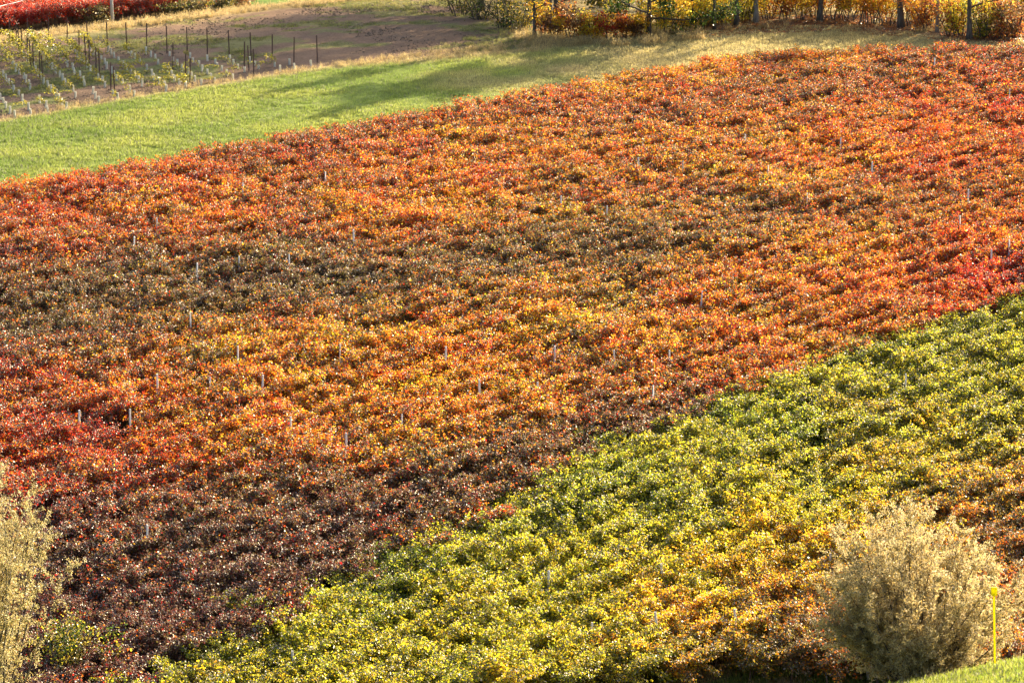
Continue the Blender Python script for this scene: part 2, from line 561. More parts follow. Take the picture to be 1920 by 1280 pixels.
def scatter(name, pts, rot, scl, idx, tint, lib, label, cat):
    me = bpy.data.meshes.new(name)
    me.from_pydata(np.asarray(pts).tolist(), [], [])
    n = len(pts)
    me.attributes.new('rot', 'FLOAT_VECTOR', 'POINT').data.foreach_set('vector', np.asarray(rot, np.float32).ravel())
    me.attributes.new('scl', 'FLOAT_VECTOR', 'POINT').data.foreach_set('vector', np.asarray(scl, np.float32).ravel())
    me.attributes.new('idx', 'INT', 'POINT').data.foreach_set('value', np.asarray(idx, np.int32))
    t = np.ones((n, 4), np.float32); t[:, :np.shape(tint)[1]] = tint
    me.attributes.new('tint', 'FLOAT_COLOR', 'POINT').data.foreach_set('color', t.ravel())
    o = obj(name, me)
    ng = bpy.data.node_groups.new(name, 'GeometryNodeTree')
    ng.interface.new_socket('Geometry', in_out='INPUT', socket_type='NodeSocketGeometry')
    ng.interface.new_socket('Geometry', in_out='OUTPUT', socket_type='NodeSocketGeometry')
    N, L = ng.nodes, ng.links
    gi = N.new('NodeGroupInput'); go = N.new('NodeGroupOutput')
    mp = N.new('GeometryNodeMeshToPoints')
    ip = N.new('GeometryNodeInstanceOnPoints')
    ci = N.new('GeometryNodeCollectionInfo')
    ci.inputs['Collection'].default_value = lib
    ci.inputs['Separate Children'].default_value = True
    ci.inputs['Reset Children'].default_value = True
    ip.inputs['Pick Instance'].default_value = True

    def na(nm, ty):
        a = N.new('GeometryNodeInputNamedAttribute'); a.data_type = ty; a.inputs['Name'].default_value = nm
        return a.outputs['Attribute']
    e = N.new('FunctionNodeEulerToRotation')
    L.new(na('rot', 'FLOAT_VECTOR'), e.inputs[0])
    L.new(gi.outputs[0], mp.inputs[0]); L.new(mp.outputs[0], ip.inputs['Points'])
    L.new(ci.outputs[0], ip.inputs['Instance'])
    L.new(na('idx', 'INT'), ip.inputs['Instance Index'])
    L.new(e.outputs[0], ip.inputs['Rotation'])
    L.new(na('scl', 'FLOAT_VECTOR'), ip.inputs['Scale'])
    L.new(ip.outputs[0], go.inputs[0])
    md = o.modifiers.new('scatter', 'NODES'); md.node_group = ng
    return tag(o, label, cat, None, 'stuff')


# ------------------------------------------------------------------ grapevines
NVAR = 14


def vine_meshes(seed, shoots=30, dens=1.0):
    """foliage, and trunk with canes, of one vine; the row runs along x"""
    r = np.random.default_rng(seed)
    fol = MB(); wood = MB(); cane = MB()
    # trunk and two cordon arms
    lean = r.normal(0, .05, 2)
    tp = np.array([[0, 0, -.12], [lean[0]*.4, lean[1]*.5, .3], [lean[0], lean[1], .62], [lean[0]*1.3, lean[1]*.6, .88]])
    wood.tube(tp, [.045, .035, .03, .028], 6)
    for sg in (-1, 1):
        wood.tube(np.array([tp[3], tp[3] + [sg*.2, 0, .05], tp[3] + [sg*.5, r.normal(0, .02), .03]]), [.026, .02, .014], 5)
    P = []; NN = []; T = []; S = []
    for k in range(shoots):
        x0 = r.uniform(-.56, .56); p = np.array([x0, r.normal(0, .05), .86 + r.normal(0, .06)])
        side = r.choice([-1, 1])
        hang = r.random() < .34
        d = np.array([r.normal(0, .28), side * (r.uniform(.15, .7) if not hang else r.uniform(.5, 1.2)), 1.0 if not hang else r.uniform(.2, .9)])
        d /= np.linalg.norm(d)
        ln = r.uniform(.85, 1.3) if not hang else r.uniform(.7, 1.2)
        ns = max(4, int(ln / .055 * dens)); st = ln / ns
        pts = [p.copy()]
        for i in range(ns):
            d = d + np.array([r.normal(0, .07), side * .018, -.018 if not hang else -.085]); d /= np.linalg.norm(d)
            p = p + d * st; pts.append(p.copy())
            for _ in range(r.integers(3, 6)):
                off = r.normal(0, 1, 3); off[2] *= .6; off /= np.linalg.norm(off) + 1e-9
                q = p + off * r.uniform(.03, .17)
                out = np.array([off[0]*.5, side*.45 + off[1]*.5, .0])
                P.append(q); NN.append(out * .8 + np.array([0, 0, .55]) + r.normal(0, .55, 3))
                T.append(out * .8 + np.array([0, 0, -.55]) + r.normal(0, .4, 3))
                S.append(min(.115, .062 * math.exp(r.normal(0, .28))))
        pts = np.array(pts)
        if k % 2 == 0:
            cane.tube(pts[::max(1, len(pts)//4)], np.linspace(.007, .003, len(pts[::max(1, len(pts)//4)])), 3, cap=False)
    P = np.array(P); keep = P[:, 2] > .28
    P = P[keep]; NN = np.array(NN)[keep]; T = np.array(T)[keep]; S = np.array(S)[keep]
    leaf_cloud(fol, P, NN, T, S, .95, r.random((len(P), 4)), fold=.16)
    return fol, wood, cane


VM = []
for k in range(NVAR):
    fol, wood, cane = vine_meshes(100 + k, shoots=int(40 + 10 * random.random()), dens=1.0 if k < 12 else .55)
    mf = fol.mesh('vine_foliage_mesh', [M_VINE]); mw = wood.mesh('vine_trunk_mesh', [M_VINEWOOD], smooth=True); mc = cane.mesh('vine_cane_mesh', [M_CANE])
    j = MB()
    for src, mi in ((fol, 0), (wood, 1), (cane, 2)):
        base = j.n
        j.v += src.v; j.c += src.c; j.f += [[i + base for i in f] for f in src.f]; j.m += [mi] * len(src.f); j.n += src.n
    VM.append((mf, mw, mc, j.mesh('vine_whole_mesh', [M_VINE, M_VINEWOOD, M_CANE])))

CTRL_RED = np.array([
 (200,310,.30,0.35),(600,250,.22,0.55),(900,190,.32,0.40),(1300,110,.38,0.20),(1550,100,.33,0.30),(1800,90,.18,0.60),(1900,95,.2,0.65),
 (0,345,.28,0.30),(100,400,.18,0.20),(300,350,.25,0.25),(700,320,.3,0.25),(1000,250,.34,0.40),(1300,220,.28,0.40),(1500,170,.33,0.62),(1700,140,.3,0.50),(1850,150,.2,0.45),
 (100,480,.22,0.40),(20,460,.2,0.45),(400,420,.3,0.25),(700,400,.4,0.12),(900,350,.28,0.20),(1200,330,.35,0.30),(1500,300,.36,0.22),(1800,280,.26,0.20),(1700,220,.22,0.20),(1900,200,.18,0.25),
 (0,600,.3,0.95),(120,560,.3,0.95),(220,530,.3,0.92),(400,540,.35,0.98),(550,510,.3,0.95),(650,520,.35,0.95),(850,490,.35,0.80),(1000,470,.42,0.82),(1200,460,.42,0.80),(1450,410,.35,0.60),(1650,370,.36,0.45),(1880,350,.24,0.40),
 (0,700,.14,0.35),(150,670,.3,0.55),(250,640,.3,0.60),(400,660,.42,0.35),(600,640,.42,0.25),(800,590,.42,0.30),(1000,570,.42,0.25),(1300,540,.38,0.25),(1600,480,.34,0.20),(1850,450,.24,0.20),(1900,520,.08,0.30),
 (50,800,.16,0.20),(300,760,.3,0.15),(500,720,.34,0.15),(750,720,.42,0.12),(950,700,.44,0.12),(1200,680,.35,0.15),(1450,640,.33,0.20),(1650,580,.28,0.25),
 (50,900,.08,0.35),(200,860,.12,0.30),(400,820,.33,0.20),(700,800,.42,0.20),(1000,760,.42,0.22),(1250,740,.3,0.45),(1480,690,.22,0.35),
 (100,970,.1,0.80),(300,940,.2,0.62),(500,900,.3,0.50),(700,860,.4,0.45),(900,830,.38,0.55),(1100,800,.33,0.90),(1280,770,.35,0.95),
 (150,1050,.15,0.98),(400,1000,.2,0.98),(600,960,.18,0.98),(800,920,.28,0.90),
 (250,1150,.08,0.98),(450,1080,.13,0.98),(200,1230,.06,0.95),(330,1200,.1,0.98)])
CTRL_GRN = np.array([
 (300,1240,.76,.5),(500,1160,.80,.4),(700,1090,.86,.32),(900,980,.87,.3),(1100,900,.86,.35),(1400,780,.85,.35),(1700,650,.85,.38),(1900,580,.82,.42),
 (800,1150,.80,.22),(1000,1050,.80,.28),(1200,960,.82,.28),(1500,860,.80,.38),(1800,750,.78,.48),(1620,760,.7,.5),
 (1000,1180,.75,.18),(1250,1080,.68,.1),(1450,1000,.67,.06),(1600,920,.72,.18),(1800,850,.7,.45),(700,1220,.76,.28),
 (1430,1095,.5,.2),(1350,1130,.58,.2),(1430,1150,.42,.8),(1500,1180,.4,.88),(1560,1080,.48,.35),(1900,920,.38,.6),(1880,1000,.32,.7),(1750,900,.5,.5),(1700,1150,.3,.8)])


BANDS = [
 ([(-100, 600, 80, .90), (200, 550, 66, .90), (400, 532, 60, .90), (650, 515, 52, .88), (900, 490, 46, .88), (1150, 460, 46, .85), (1400, 415, 38, .74), (1650, 372, 30, .55), (1920, 350, 25, .4)], .30),
 ([(-100, 1060, 80, .90), (100, 1040, 85, .90), (300, 1010, 95, .90), (600, 960, 75, .90), (800, 905, 52, .95), (1000, 850, 42, .93), (1150, 805, 36, .93), (1320, 765, 28, .9), (1450, 710, 15, .5), (1920, 600, 10, .2)], .20),
 ([(-100, 1200, 90, .88), (250, 1150, 95, .88), (450, 1085, 60, .88), (600, 1020, 50, .9), (800, 940, 20, .5), (1920, 940, 10, .0)], .12),
 ([(-100, 330, 10, .0), (400, 290, 14, .5), (600, 250, 18, .65), (900, 205, 20, .6), (1150, 215, 24, .6), (1450, 175, 26, .7), (1700, 130, 24, .65), (1920, 100, 22, .7)], .24)]


def tint_at(x, y, z, green):
    """stage of the autumn turning of the vines that stand here"""
    px, py, _ = proj(x, y, z + 1.5)
    out = np.zeros((len(x), 2))
    for flag, C in ((False, CTRL_RED), (True, CTRL_GRN)):
        s = green == flag
        if not s.any(): continue
        d2 = ((px[s, None] - C[None, :, 0]) / 1.5) ** 2 + (py[s, None] - C[None, :, 1]) ** 2 + 3600
        w = 1 / d2 ** 1.9
        out[s, 0] = (w * C[:, 2]).sum(1) / w.sum(1); out[s, 1] = (w * C[:, 3]).sum(1) / w.sum(1)
    n = len(x)
    clump = vnoise(x, y, 2.6, 31) + .6 * vnoise(x, y, 1.2, 33) - .8
    out[:, 0] += RNG.normal(0, .045, n) + clump * np.where(green, .10, .15)
    out[:, 1] += RNG.normal(0, .09, n) + (vnoise(x, y, 2.2, 35) + .7 * vnoise(x, y, 1.0, 36) - .85) * .30
    # whole strips of vines turned dull brown and purple, running with the rows
    red = ~green
    for pts, h0 in BANDS:
        B = np.array(pts, float)
        yc = np.interp(px, B[:, 0], B[:, 1]); hw = np.interp(px, B[:, 0], B[:, 2]); am = np.interp(px, B[:, 0], B[:, 3])
        w = np.exp(-((py - yc) / hw) ** 2) * red * RNG.uniform(.75, 1.0, n)
        out[:, 1] = np.maximum(out[:, 1], out[:, 1] * (1 - w) + am * w)
        out[:, 0] = out[:, 0] * (1 - w * .8) + h0 * w * .8
    out = np.clip(out, .0, 1)
    return np.column_stack([out, np.where(green, .24, .40)])


def plant_rows():
    R = []
    ds = 1 / 30.0
    for k in range(-50, 31):
        s = k * ds
        x = -62.0 + RNG.uniform(0, .5)
        while x < 66:
            y = float(row_y(x, s)); a = math.atan2(float(row_y(x + .1, s)) - y, .1)
            if headland_y(x) < y < min(190 + 40, float(top_y(x))):
                z = float(terrain(x, y)); px, py, D = proj(x, y, z + 1.2)
                mr = 330 if py < 1150 else 120
                if -90 < px < 1920 + mr and -40 < py < 1400:
                    R.append((x, y, z, a, k, px, py, D))
            x += math.cos(a) * RNG.uniform(.88, 1.06)
    return np.array(R)


V = plant_rows()
VG = V[:, 4] + RNG.normal(0, .55, len(V)) * np.clip(1 - (V[:, 0] - 2) / 14, .25, 1) <= .3
VT = tint_at(V[:, 0], V[:, 1], V[:, 2], VG)
VT[VG, 0] += np.where(VT[VG, 0] > .6, np.where(VT[VG, 0] > .78, -.03, .02), 0)
VT[VG, 1] *= .95
nV = len(V)
vrot = np.stack([RNG.normal(0, .04, nV), RNG.normal(0, .04, nV), V[:, 3] + RNG.normal(0, .06, nV) + np.pi * RNG.integers(0, 2, nV)], 1)
vig = .92 + .18 * vnoise(V[:, 0], V[:, 1], 3.0, 41) + RNG.normal(0, .03, nV)
vscl = np.stack([vig * 1.03, vig * RNG.uniform(1.1, 1.4, nV), vig * RNG.uniform(.92, 1.08, nV)], 1)
vidx = np.where(RNG.random(nV) < .93, RNG.integers(0, 12, nV), RNG.integers(12, NVAR, nV))
vpos = V[:, :3] + np.stack([RNG.normal(0, .2, nV), RNG.normal(0, .2, nV), np.zeros(nV)], 1)
alive = RNG.random(nV) > .02
inview = (V[:, 5] > 5) & (V[:, 5] < 1915) & (V[:, 6] > 0) & (V[:, 6] < 1262) & alive
hidden_by_bush = (np.abs(V[:, 5] - 1730) < 130) & (V[:, 6] > 1020)
order = np.argsort(np.where(inview & ~hidden_by_bush, V[:, 7], 1e9))[:300]
single = np.zeros(nV, bool); single[order] = True


LANDMARKS = [(560, 1225, 'the short grey post'), (1108, 1165, 'the pale stubby end post'), (1240, 1190, 'the tall grey end post'),
             (1388, 1180, 'the leaning end post'), (1555, 1035, 'the square post by the shrub'), (1027, 1075, 'the low post in green vines'),
             (1250, 1060, 'the slanting post'), (1730, 1110, 'the round silvery shrub'), (50, 1100, 'the left willow'), (130, 1215, 'the yellow-green shrub'),
             (275, 1000, 'the post in maroon vines'), (1871, 890, 'the post at the right edge')]


def vine_words(h, d, green, px, py):
    if d > .62: c = 'maroon' if h < .34 else 'dark olive'
    elif h < .26: c = 'crimson'
    elif h < .55: c = 'orange'
    elif h < .72: c = 'golden yellow'
    else: c = 'yellow-green'
    q = [((px - a) ** 2 + (py - b) ** 2, a, b, t) for a, b, t in LANDMARKS]
    _, a, b, t = min(q)
    dx, dy = px - a, py - b
    if abs(dx) > abs(dy) * 1.2: w = 'right of' if dx > 0 else 'left of'
    else: w = 'below' if dy > 0 else 'above'
    near = 'close ' if dx * dx + dy * dy < 95 ** 2 else ('well ' if dx * dx + dy * dy > 210 ** 2 else '')
    return '%s grapevine %s%s %s' % (c, near, w, t), '%s vines' % c


VL = {}


for i in order:
    mf, mw, mc, _ = VM[vidx[i]]
    e = obj('grapevine', None, None, vpos[i], vrot[i], vscl[i])
    e.empty_display_size = .2
    lab, grp = vine_words(VT[i, 0], VT[i, 1], VG[i], V[i, 5], V[i, 6] - 15)
    VL.setdefault((lab, grp), []).append((V[i, 6], V[i, 5], e))
    f = obj('foliage', mf, e); f['tint'] = (float(VT[i, 0]), float(VT[i, 1]), float(VT[i, 2]), 1.0)
    obj('trunk', mw, e); obj('canes', mc, e)

for (lab, grp), L_ in VL.items():
    L_.sort(key=lambda q: q[:2])
    for i, (_, _, e) in enumerate(L_):
        tag(e, lab + ordinal_tail(len(L_), i), 'grapevine', grp)
rest = alive & ~single
LIB_VINE = library('vine', [m[3] for m in VM])
scatter('vineyard_rows', vpos[rest], vrot[rest], vscl[rest], vidx[rest], VT[rest], LIB_VINE,
        'mass of red, orange and brown vines covering the whole slope above', 'vines')

# far crimson vineyard beyond the crest
fr = []
for k in range(26):
    for x in np.arange(-75, -12, 1.0):
        y = float(crest_y(x)) + 4.6 + k * 2.3 + RNG.normal(0, .1)
        z = float(terrain(x, y)); px, py, D = proj(x, y, z + 1)
        if -80 < px < 400 - k * 1.0 and -150 < py < 120: fr.append((x, y, z))
fr = np.array(fr); n = len(fr)
ft = np.stack([.0 + .16 * vnoise(fr[:, 0], fr[:, 1], 3, 51) + RNG.normal(0, .03, n), .12 + .45 * vnoise(fr[:, 0], fr[:, 1], 5, 52) ** 2, np.full(n, .22)], 1)
scatter('far_vineyard', fr, np.stack([np.zeros(n), np.zeros(n), np.full(n, .6) + np.pi * RNG.integers(0, 2, n)], 1),
        np.repeat(RNG.uniform(.95, 1.2, (n, 1)), 3, 1), RNG.integers(0, 12, n), np.clip(ft, 0, 1), LIB_VINE,
        'crimson vineyard on the far hillside behind the utility pole', 'vines')

# ------------------------------------------------------------------ posts in the old vineyard
def post_mesh(h, w, seed):
    r = np.random.default_rng(seed); mb = MB()
    a = w / 2; b = a * .72; ch = a * .25
    ring = np.array([(-a+ch, -b), (a-ch, -b), (a, -b+ch), (a, b-ch), (a-ch, b), (-a+ch, b), (-a, b-ch), (-a, -b+ch)])
    zs = [-.35, .3, h * .6, h - .03, h]
    sc = [1.06, 1.03, 1., .97, .82]
    vv = np.concatenate([np.column_stack([ring * s + r.normal(0, .002, 2), np.full(8, z)]) for z, s in zip(zs, sc)])
    ff = [[i*8 + k, i*8 + (k+1) % 8, (i+1)*8 + (k+1) % 8, (i+1)*8 + k] for i in range(4) for k in range(8)]
    ff += [list(range(8))[::-1], [32 + k for k in range(8)]]
    mb.add(vv, ff)
    return mb.mesh('vine_post_mesh', [M_POST])


PM_ = [post_mesh(2.25, .085, 1), post_mesh(2.15, .075, 2), post_mesh(2.3, .09, 3)]
# top pixel of each post that shows in the photograph
POSTS = [(1225,726),(1153,656),(1040,654),(1255,660),(752,776),(900,716),(1010,720),(1312,545),(296,706),(243,770),(358,585),(146,775),
 (445,652),(393,706),(490,708),(545,785),(636,645),(835,655),(650,815),(448,480),(367,498),(541,480),(293,408),(249,448),(610,325),(453,342),
 (664,435),(1396,255),(1279,302),(1633,308),(1728,306),(1692,205),(1815,360),(1803,408),(1893,166),(1750,113),(1050,370),(1137,385),(787,375),
 (1871,880),(1700,700),(275,990),(1514,365),(1576,258),(1893,455),(1860,470),(1440,310),(1198,300)]
POSTS_LOW = [(560,1213,'short grey'),(1108,1158,'pale stubby'),(1240,1158,'tall leaning'),(1388,1150,'split leaning'),(1555,1028,'pale square'),(1027,1068,'pale low'),(1250,1050,'greyish slanting'),(1714,950,'pale')]
POBJ = []
for i, (px, py) in enumerate(POSTS):
    p = at(px, py, 2.15)
    z = float(terrain(p[0], p[1]))
    o = obj('vineyard_post', PM_[i % 3], None, (p[0], p[1], z), (random.gauss(0, .025), random.gauss(0, .025), .75 + random.gauss(0, .1)))
    POBJ.append((px, py, o))
CELLS = {}
for px, py, o in POBJ:
    c = ('far left', 'left', 'centre-left', 'centre', 'centre-right', 'right', 'far right')[min(6, int(px / 274.3))]
    r = 'upper' if py < 330 else 'upper middle' if py < 500 else 'middle' if py < 690 else 'lower middle' if py < 830 else 'lower'
    CELLS.setdefault((r, c), []).append((py, px, o))
for (r, c), L_ in CELLS.items():
    L_.sort(key=lambda q: q[:2])
    for i, (py, px, o) in enumerate(L_):
        v = 'yellow-green' if (px, py) in ((1871, 880), (1700, 700)) else 'red and orange' if py < 900 else 'maroon'
        tag(o, 'pale post among %s vines, %s slope, %s%s' % (v, r, c, ordinal_tail(len(L_), i)), 'post', 'posts in the red vineyard')
LOWTXT = {560: 'short weathered grey post in the green vines at the bottom edge', 1108: 'pale stubby end post above the lowest yellow vines',
          1240: 'tall grey end post with bare foot standing in headland grass', 1388: 'leaning pale end post in front of the maroon lowest vines',
          1555: 'pale square post top beside the silvery shrub', 1027: 'pale low post top deep in the yellow-green vines',
          1250: 'grey slanting post beside a bare brown gap in yellow vines', 1714: 'pale post top showing just above the silvery shrub'}
for i, (px, py, k) in enumerate(POSTS_LOW):
    hh = 2.1 if px not in (1240, 1388) else 2.0
    p = at(px, py, hh); z = float(terrain(p[0], p[1]))
    lean = (.10, -.12) if px in (1240, 1388, 560, 1250) else (0.02, .02)
    o = obj('end_post', PM_[i % 3], None, (p[0], p[1], z - (0.0 if px in (1240, 1388) else .22)), (lean[0] * .3, lean[1], .3))
    tag(o, LOWTXT[px], 'post', 'posts in the lowest rows')

# ------------------------------------------------------------------ young vineyard: stakes and guarded vines
def stake_mesh(h):
    mb = MB(); w = .034; t = .010
    # steel channel profile
    ring = np.array([(-w, -w), (w, -w), (w, w*.6), (w - t, w*.6), (w - t, -w + t), (-w + t, -w + t), (-w + t, w*.6), (-w, w*.6)])
    vv = np.concatenate([np.column_stack([ring, np.full(8, z)]) for z in (-.3, h*.5, h)])
    ff = [[i*8 + k, i*8 + (k+1) % 8, (i+1)*8 + (k+1) % 8, (i+1)*8 + k] for i in range(2) for k in range(8)]
    ff += [[16, 17, 20, 21], [17, 18, 19, 20], [16, 21, 22, 23]]
    mb.add(vv, ff)
    return mb.mesh('stake_mesh', [M_STAKE])


SM = [stake_mesh(2.05), stake_mesh(1.9)]
for i, (px, py) in enumerate([(18,86),(53,84),(90,82),(126,86),(165,90),(202,92),(238,93),(275,95),(313,100),(351,103),(389,106),(430,110),(471,114),(510,118),(551,123),(595,120)]):
    p = at(px, py)
    o = obj('trellis_stake', SM[0], None, (p[0], p[1], float(terrain(p[0], p[1]))), (random.gauss(0, .02), random.gauss(0, .02), .7))
    tag(o, 'dark end stake behind the young vineyard, %s from the left' % ORD[i], 'stake', 'end stakes behind the young vineyard')
RA = np.array([1.05, .84]); RB = np.array([-.50, 1.72])


for i, (px, py) in enumerate([(80,152),(215,176),(356,160),(476,143)]):
    p = at(px, py)[:2]
    for j in range(14):
        q = p + RB * j
        if q[1] > post_y(q[0]) - .4: break
        if random.random() < .35: continue
        z = float(terrain(q[0], q[1]))
        o = obj('trellis_stake', SM[1], None, (q[0], q[1], z), (random.gauss(0, .025), random.gauss(0, .025), .7))
        tag(o, 'rusty stake %s from the meadow in the %s stake line across the guards' % (ORD[j], ORD[i]), 'stake', 'stakes inside the young vineyard')


def guard_mesh():
    mb = MB(); n = 8; a = np.linspace(0, 2*np.pi, n, endpoint=False)
    prof_ = [(.078, -.05), (.08, .2), (.077, .5), (.07, .5), (.07, .05)]
    vv = np.concatenate([np.column_stack([r*np.cos(a), r*np.sin(a), np.full(n, z)]) for r, z in prof_])
    ff = [[i*n + k, i*n + (k+1) % n, (i+1)*n + (k+1) % n, (i+1)*n + k] for i in range(4) for k in range(n)]
    mb.add(vv, ff)
    return mb.mesh('guard_mesh', [M_GUARD], smooth=False)


GM = guard_mesh()


def shoot_mesh(seed, big):
    r = np.random.default_rng(seed); mb = MB()
    P = []; T = []
    for s in range(3 if big else r.integers(1, 3)):
        p = np.array([0, 0, .25]); d = np.array([r.normal(-.25, .3), r.normal(.05, .3), 1.0]); d /= np.linalg.norm(d)
        pts = [p.copy()]
        for i in range(r.integers(10, 17)):
            d = d + np.array([-.10 + r.normal(0, .08), r.normal(0, .08), -.07]); d /= np.linalg.norm(d)
            p = p + d * .10; pts.append(p.copy())
            if i > 1:
                for _ in range(4 if big else 3):
                    P.append(p + r.normal(0, .07, 3)); T.append(d * .3 + r.normal(0, .6, 3) + np.array([0, 0, -.4]))
        mb.tube(np.array(pts)[::3], .008, 3, 1, (.2, .12, .06, 1), cap=False)
    P = np.array(P); n = len(P); t = r.random((n, 1))
    c = (1 - t) * np.array([[.20, .25, .04]]) + t * np.array([[.52, .42, .06]])
    leaf_cloud(mb, P, r.normal(0, .6, (n, 3)) + [0, 0, .7], np.array(T), r.uniform(.08, .14, n), .9, np.column_stack([c * r.uniform(.7, 1.2, (n, 1)), np.ones(n)]))
    return mb.mesh('shoot_mesh', [M_LEAF, M_CANE])


SHM = [shoot_mesh(300 + k, k >= 5) for k in range(10)]
p0 = at(24, 222)[:2]
YV = {}
for i in range(-5, 24):
    for j in range(0, 18):
        q = p0 + RA * i + RB * j + RNG.normal(0, .06, 2)
        if q[0] < -44: continue
        lim = post_y(q[0]) - .5
        q0 = q[1] - edge_y(q[0])
        if q[1] > lim or q0 < -.1: continue
        z = float(terrain(q[0], q[1])); px, py, D = proj(q[0], q[1], z)
        if not (-15 < px < 650): continue
        if random.random() < .12: continue
        e = obj('young_vine', None, None, (q[0], q[1], z), (random.gauss(0, .05), random.gauss(0, .05), random.gauss(0, .35)))
        e.empty_display_size = .1
        back = px < 190 and py < 130
        YV.setdefault(j, []).append((px, back, e))
        obj('guard', GM, e, scale=(1, 1, random.uniform(.85, 1.1)))
        if back or random.random() < .62:
            obj('shoot', SHM[random.randint(5, 9) if back else random.randint(0, 7)], e, scale=random.uniform(.6, 1.0) * (1.3 if back else 1))

for j, L_ in YV.items():
    L_.sort(key=lambda q: -q[0])
    for i, (px, back, e) in enumerate(L_):
        rw = 'row along the meadow' if j == 0 else '%s row from the meadow' % ORD[j]
        tag(e, '%s vine in white guard, %s, %s from right end' % ('bushy young' if back else 'young', rw, ORD[i]), 'vine', 'guarded vines of the young vineyard')

# ------------------------------------------------------------------ trees and shrubs
PAL = {
 'gold':   [(.74, .50, .04), (.68, .40, .03), (.56, .46, .05), (.66, .30, .03)],
 'yellow': [(.76, .60, .05), (.66, .58, .06), (.52, .50, .06), (.74, .48, .04)],
 'rust':   [(.34, .09, .03), (.46, .15, .035), (.26, .07, .03), (.56, .28, .04)],
 'red':    [(.42, .05, .03), (.50, .10, .03), (.30, .04, .03), (.50, .22, .04)],
 'brown':  [(.20, .10, .05), (.30, .15, .06), (.14, .08, .04), (.36, .2, .06)],
 'orange': [(.68, .32, .03), (.58, .20, .03), (.72, .46, .04), (.44, .13, .03)],
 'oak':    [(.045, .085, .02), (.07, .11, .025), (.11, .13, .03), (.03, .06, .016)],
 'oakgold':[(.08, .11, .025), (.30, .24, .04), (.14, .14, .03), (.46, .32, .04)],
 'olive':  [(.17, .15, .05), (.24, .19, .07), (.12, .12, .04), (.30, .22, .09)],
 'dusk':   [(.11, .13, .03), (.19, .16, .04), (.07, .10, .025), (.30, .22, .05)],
 'ivy':    [(.05, .10, .02), (.30, .30, .03), (.60, .50, .04), (.09, .13, .025)],
}


def pal_cols(name, n, r):
    c = np.array(PAL[name])[r.integers(0, 4, n)]
    c = c * r.uniform(.7, 1.25, (n, 1))
    return np.column_stack([c, np.ones(n)])


def grow(mb, r, p, d, ln, rad, levels, tips, wob=.18, up=.04, sides=6):
    ns = 5; pts = [p.copy()]; dd = d / np.linalg.norm(d)
    for i in range(ns):
        dd = dd + r.normal(0, wob, 3) * .5 + np.array([0, 0, up]); dd /= np.linalg.norm(dd)
        p = p + dd * ln / ns; pts.append(p.copy())
    pts = np.array(pts)
    mb.tube(pts, np.linspace(rad, rad * .5 if levels else rad * .25, len(pts)), sides)
    tips.extend(pts[2:] if levels == 0 else pts[4:])
    if levels:
        for k in range(r.integers(3, 5)):
            t = r.integers(2, ns + 1)
            sd = norm(dd + r.normal(0, .75, 3) + np.array([0, 0, .1]))
            grow(mb, r, pts[t], sd, ln * r.uniform(.5, .75), rad * .45, levels - 1, tips, wob, up, max(3, sides - 2))


def make_tree(base, height, rad, pal, label, name='tree', low=.35, lean=(0, 0), seed=0, leaves=3800, leafsize=.2, bark=None, spread=1.0):
    r = np.random.default_rng(seed)
    wood = MB(); tips = []
    n = 9; hs = np.linspace(0, 1, n)
    bend = np.cumsum(r.normal(0, .05, (n, 2)), 0)
    tp = np.column_stack([lean[0]*hs*height + bend[:, 0]*hs*height*.12, lean[1]*hs*height + bend[:, 1]*hs*height*.12, hs*height*.85 - .25])
    rd = rad * (1 - .75*hs); rd[0] = rad * 1.5
    rd[1] = rad * 1.0
    wood.tube(tp, rd, 9)
    for k in range(11):
        t = low + (1 - low) * (k + r.random()) / 11
        i = min(n - 2, int(t * (n - 1))); f = t * (n - 1) - i
        p = tp[i] * (1 - f) + tp[i + 1] * f
        az = k * 2.4 + r.normal(0, .3)
        el = .25 + .7 * t
        d = np.array([math.cos(az) * math.cos(el), math.sin(az) * math.cos(el), math.sin(el) * (.6 if t < .5 else 1)])
        grow(wood, r, p, d, height * .30 * (1.15 - .6*t) * spread, rad * .42 * (1.1 - .6*t), 1, tips)
    tips = np.array(tips)
    fo = MB()
    c = tips[r.integers(0, len(tips), leaves)]
    P = c + r.normal(0, 1, (leaves, 3)) * np.array([.42, .42, .34]) * height / 11
    nr = r.normal(0, .7, (leaves, 3)) + [0, 0, .5]
    tpd = r.normal(0, .6, (leaves, 3)) + [0, 0, -.5]
    leaf_cloud(fo, P, nr, tpd, r.uniform(.6, 1.2, leaves) * leafsize, .75, pal_cols(pal, leaves, r))
    e = obj(name, None, None, base); e.empty_display_size = .5
    tag(e, label, 'tree', 'trees along the top of the vineyard')
    obj('trunk', wood.mesh('trunk_mesh', [bark or M_BARK], smooth=True), e)
    obj('crown', fo.mesh('crown_mesh', [M_LEAF]), e)
    return e


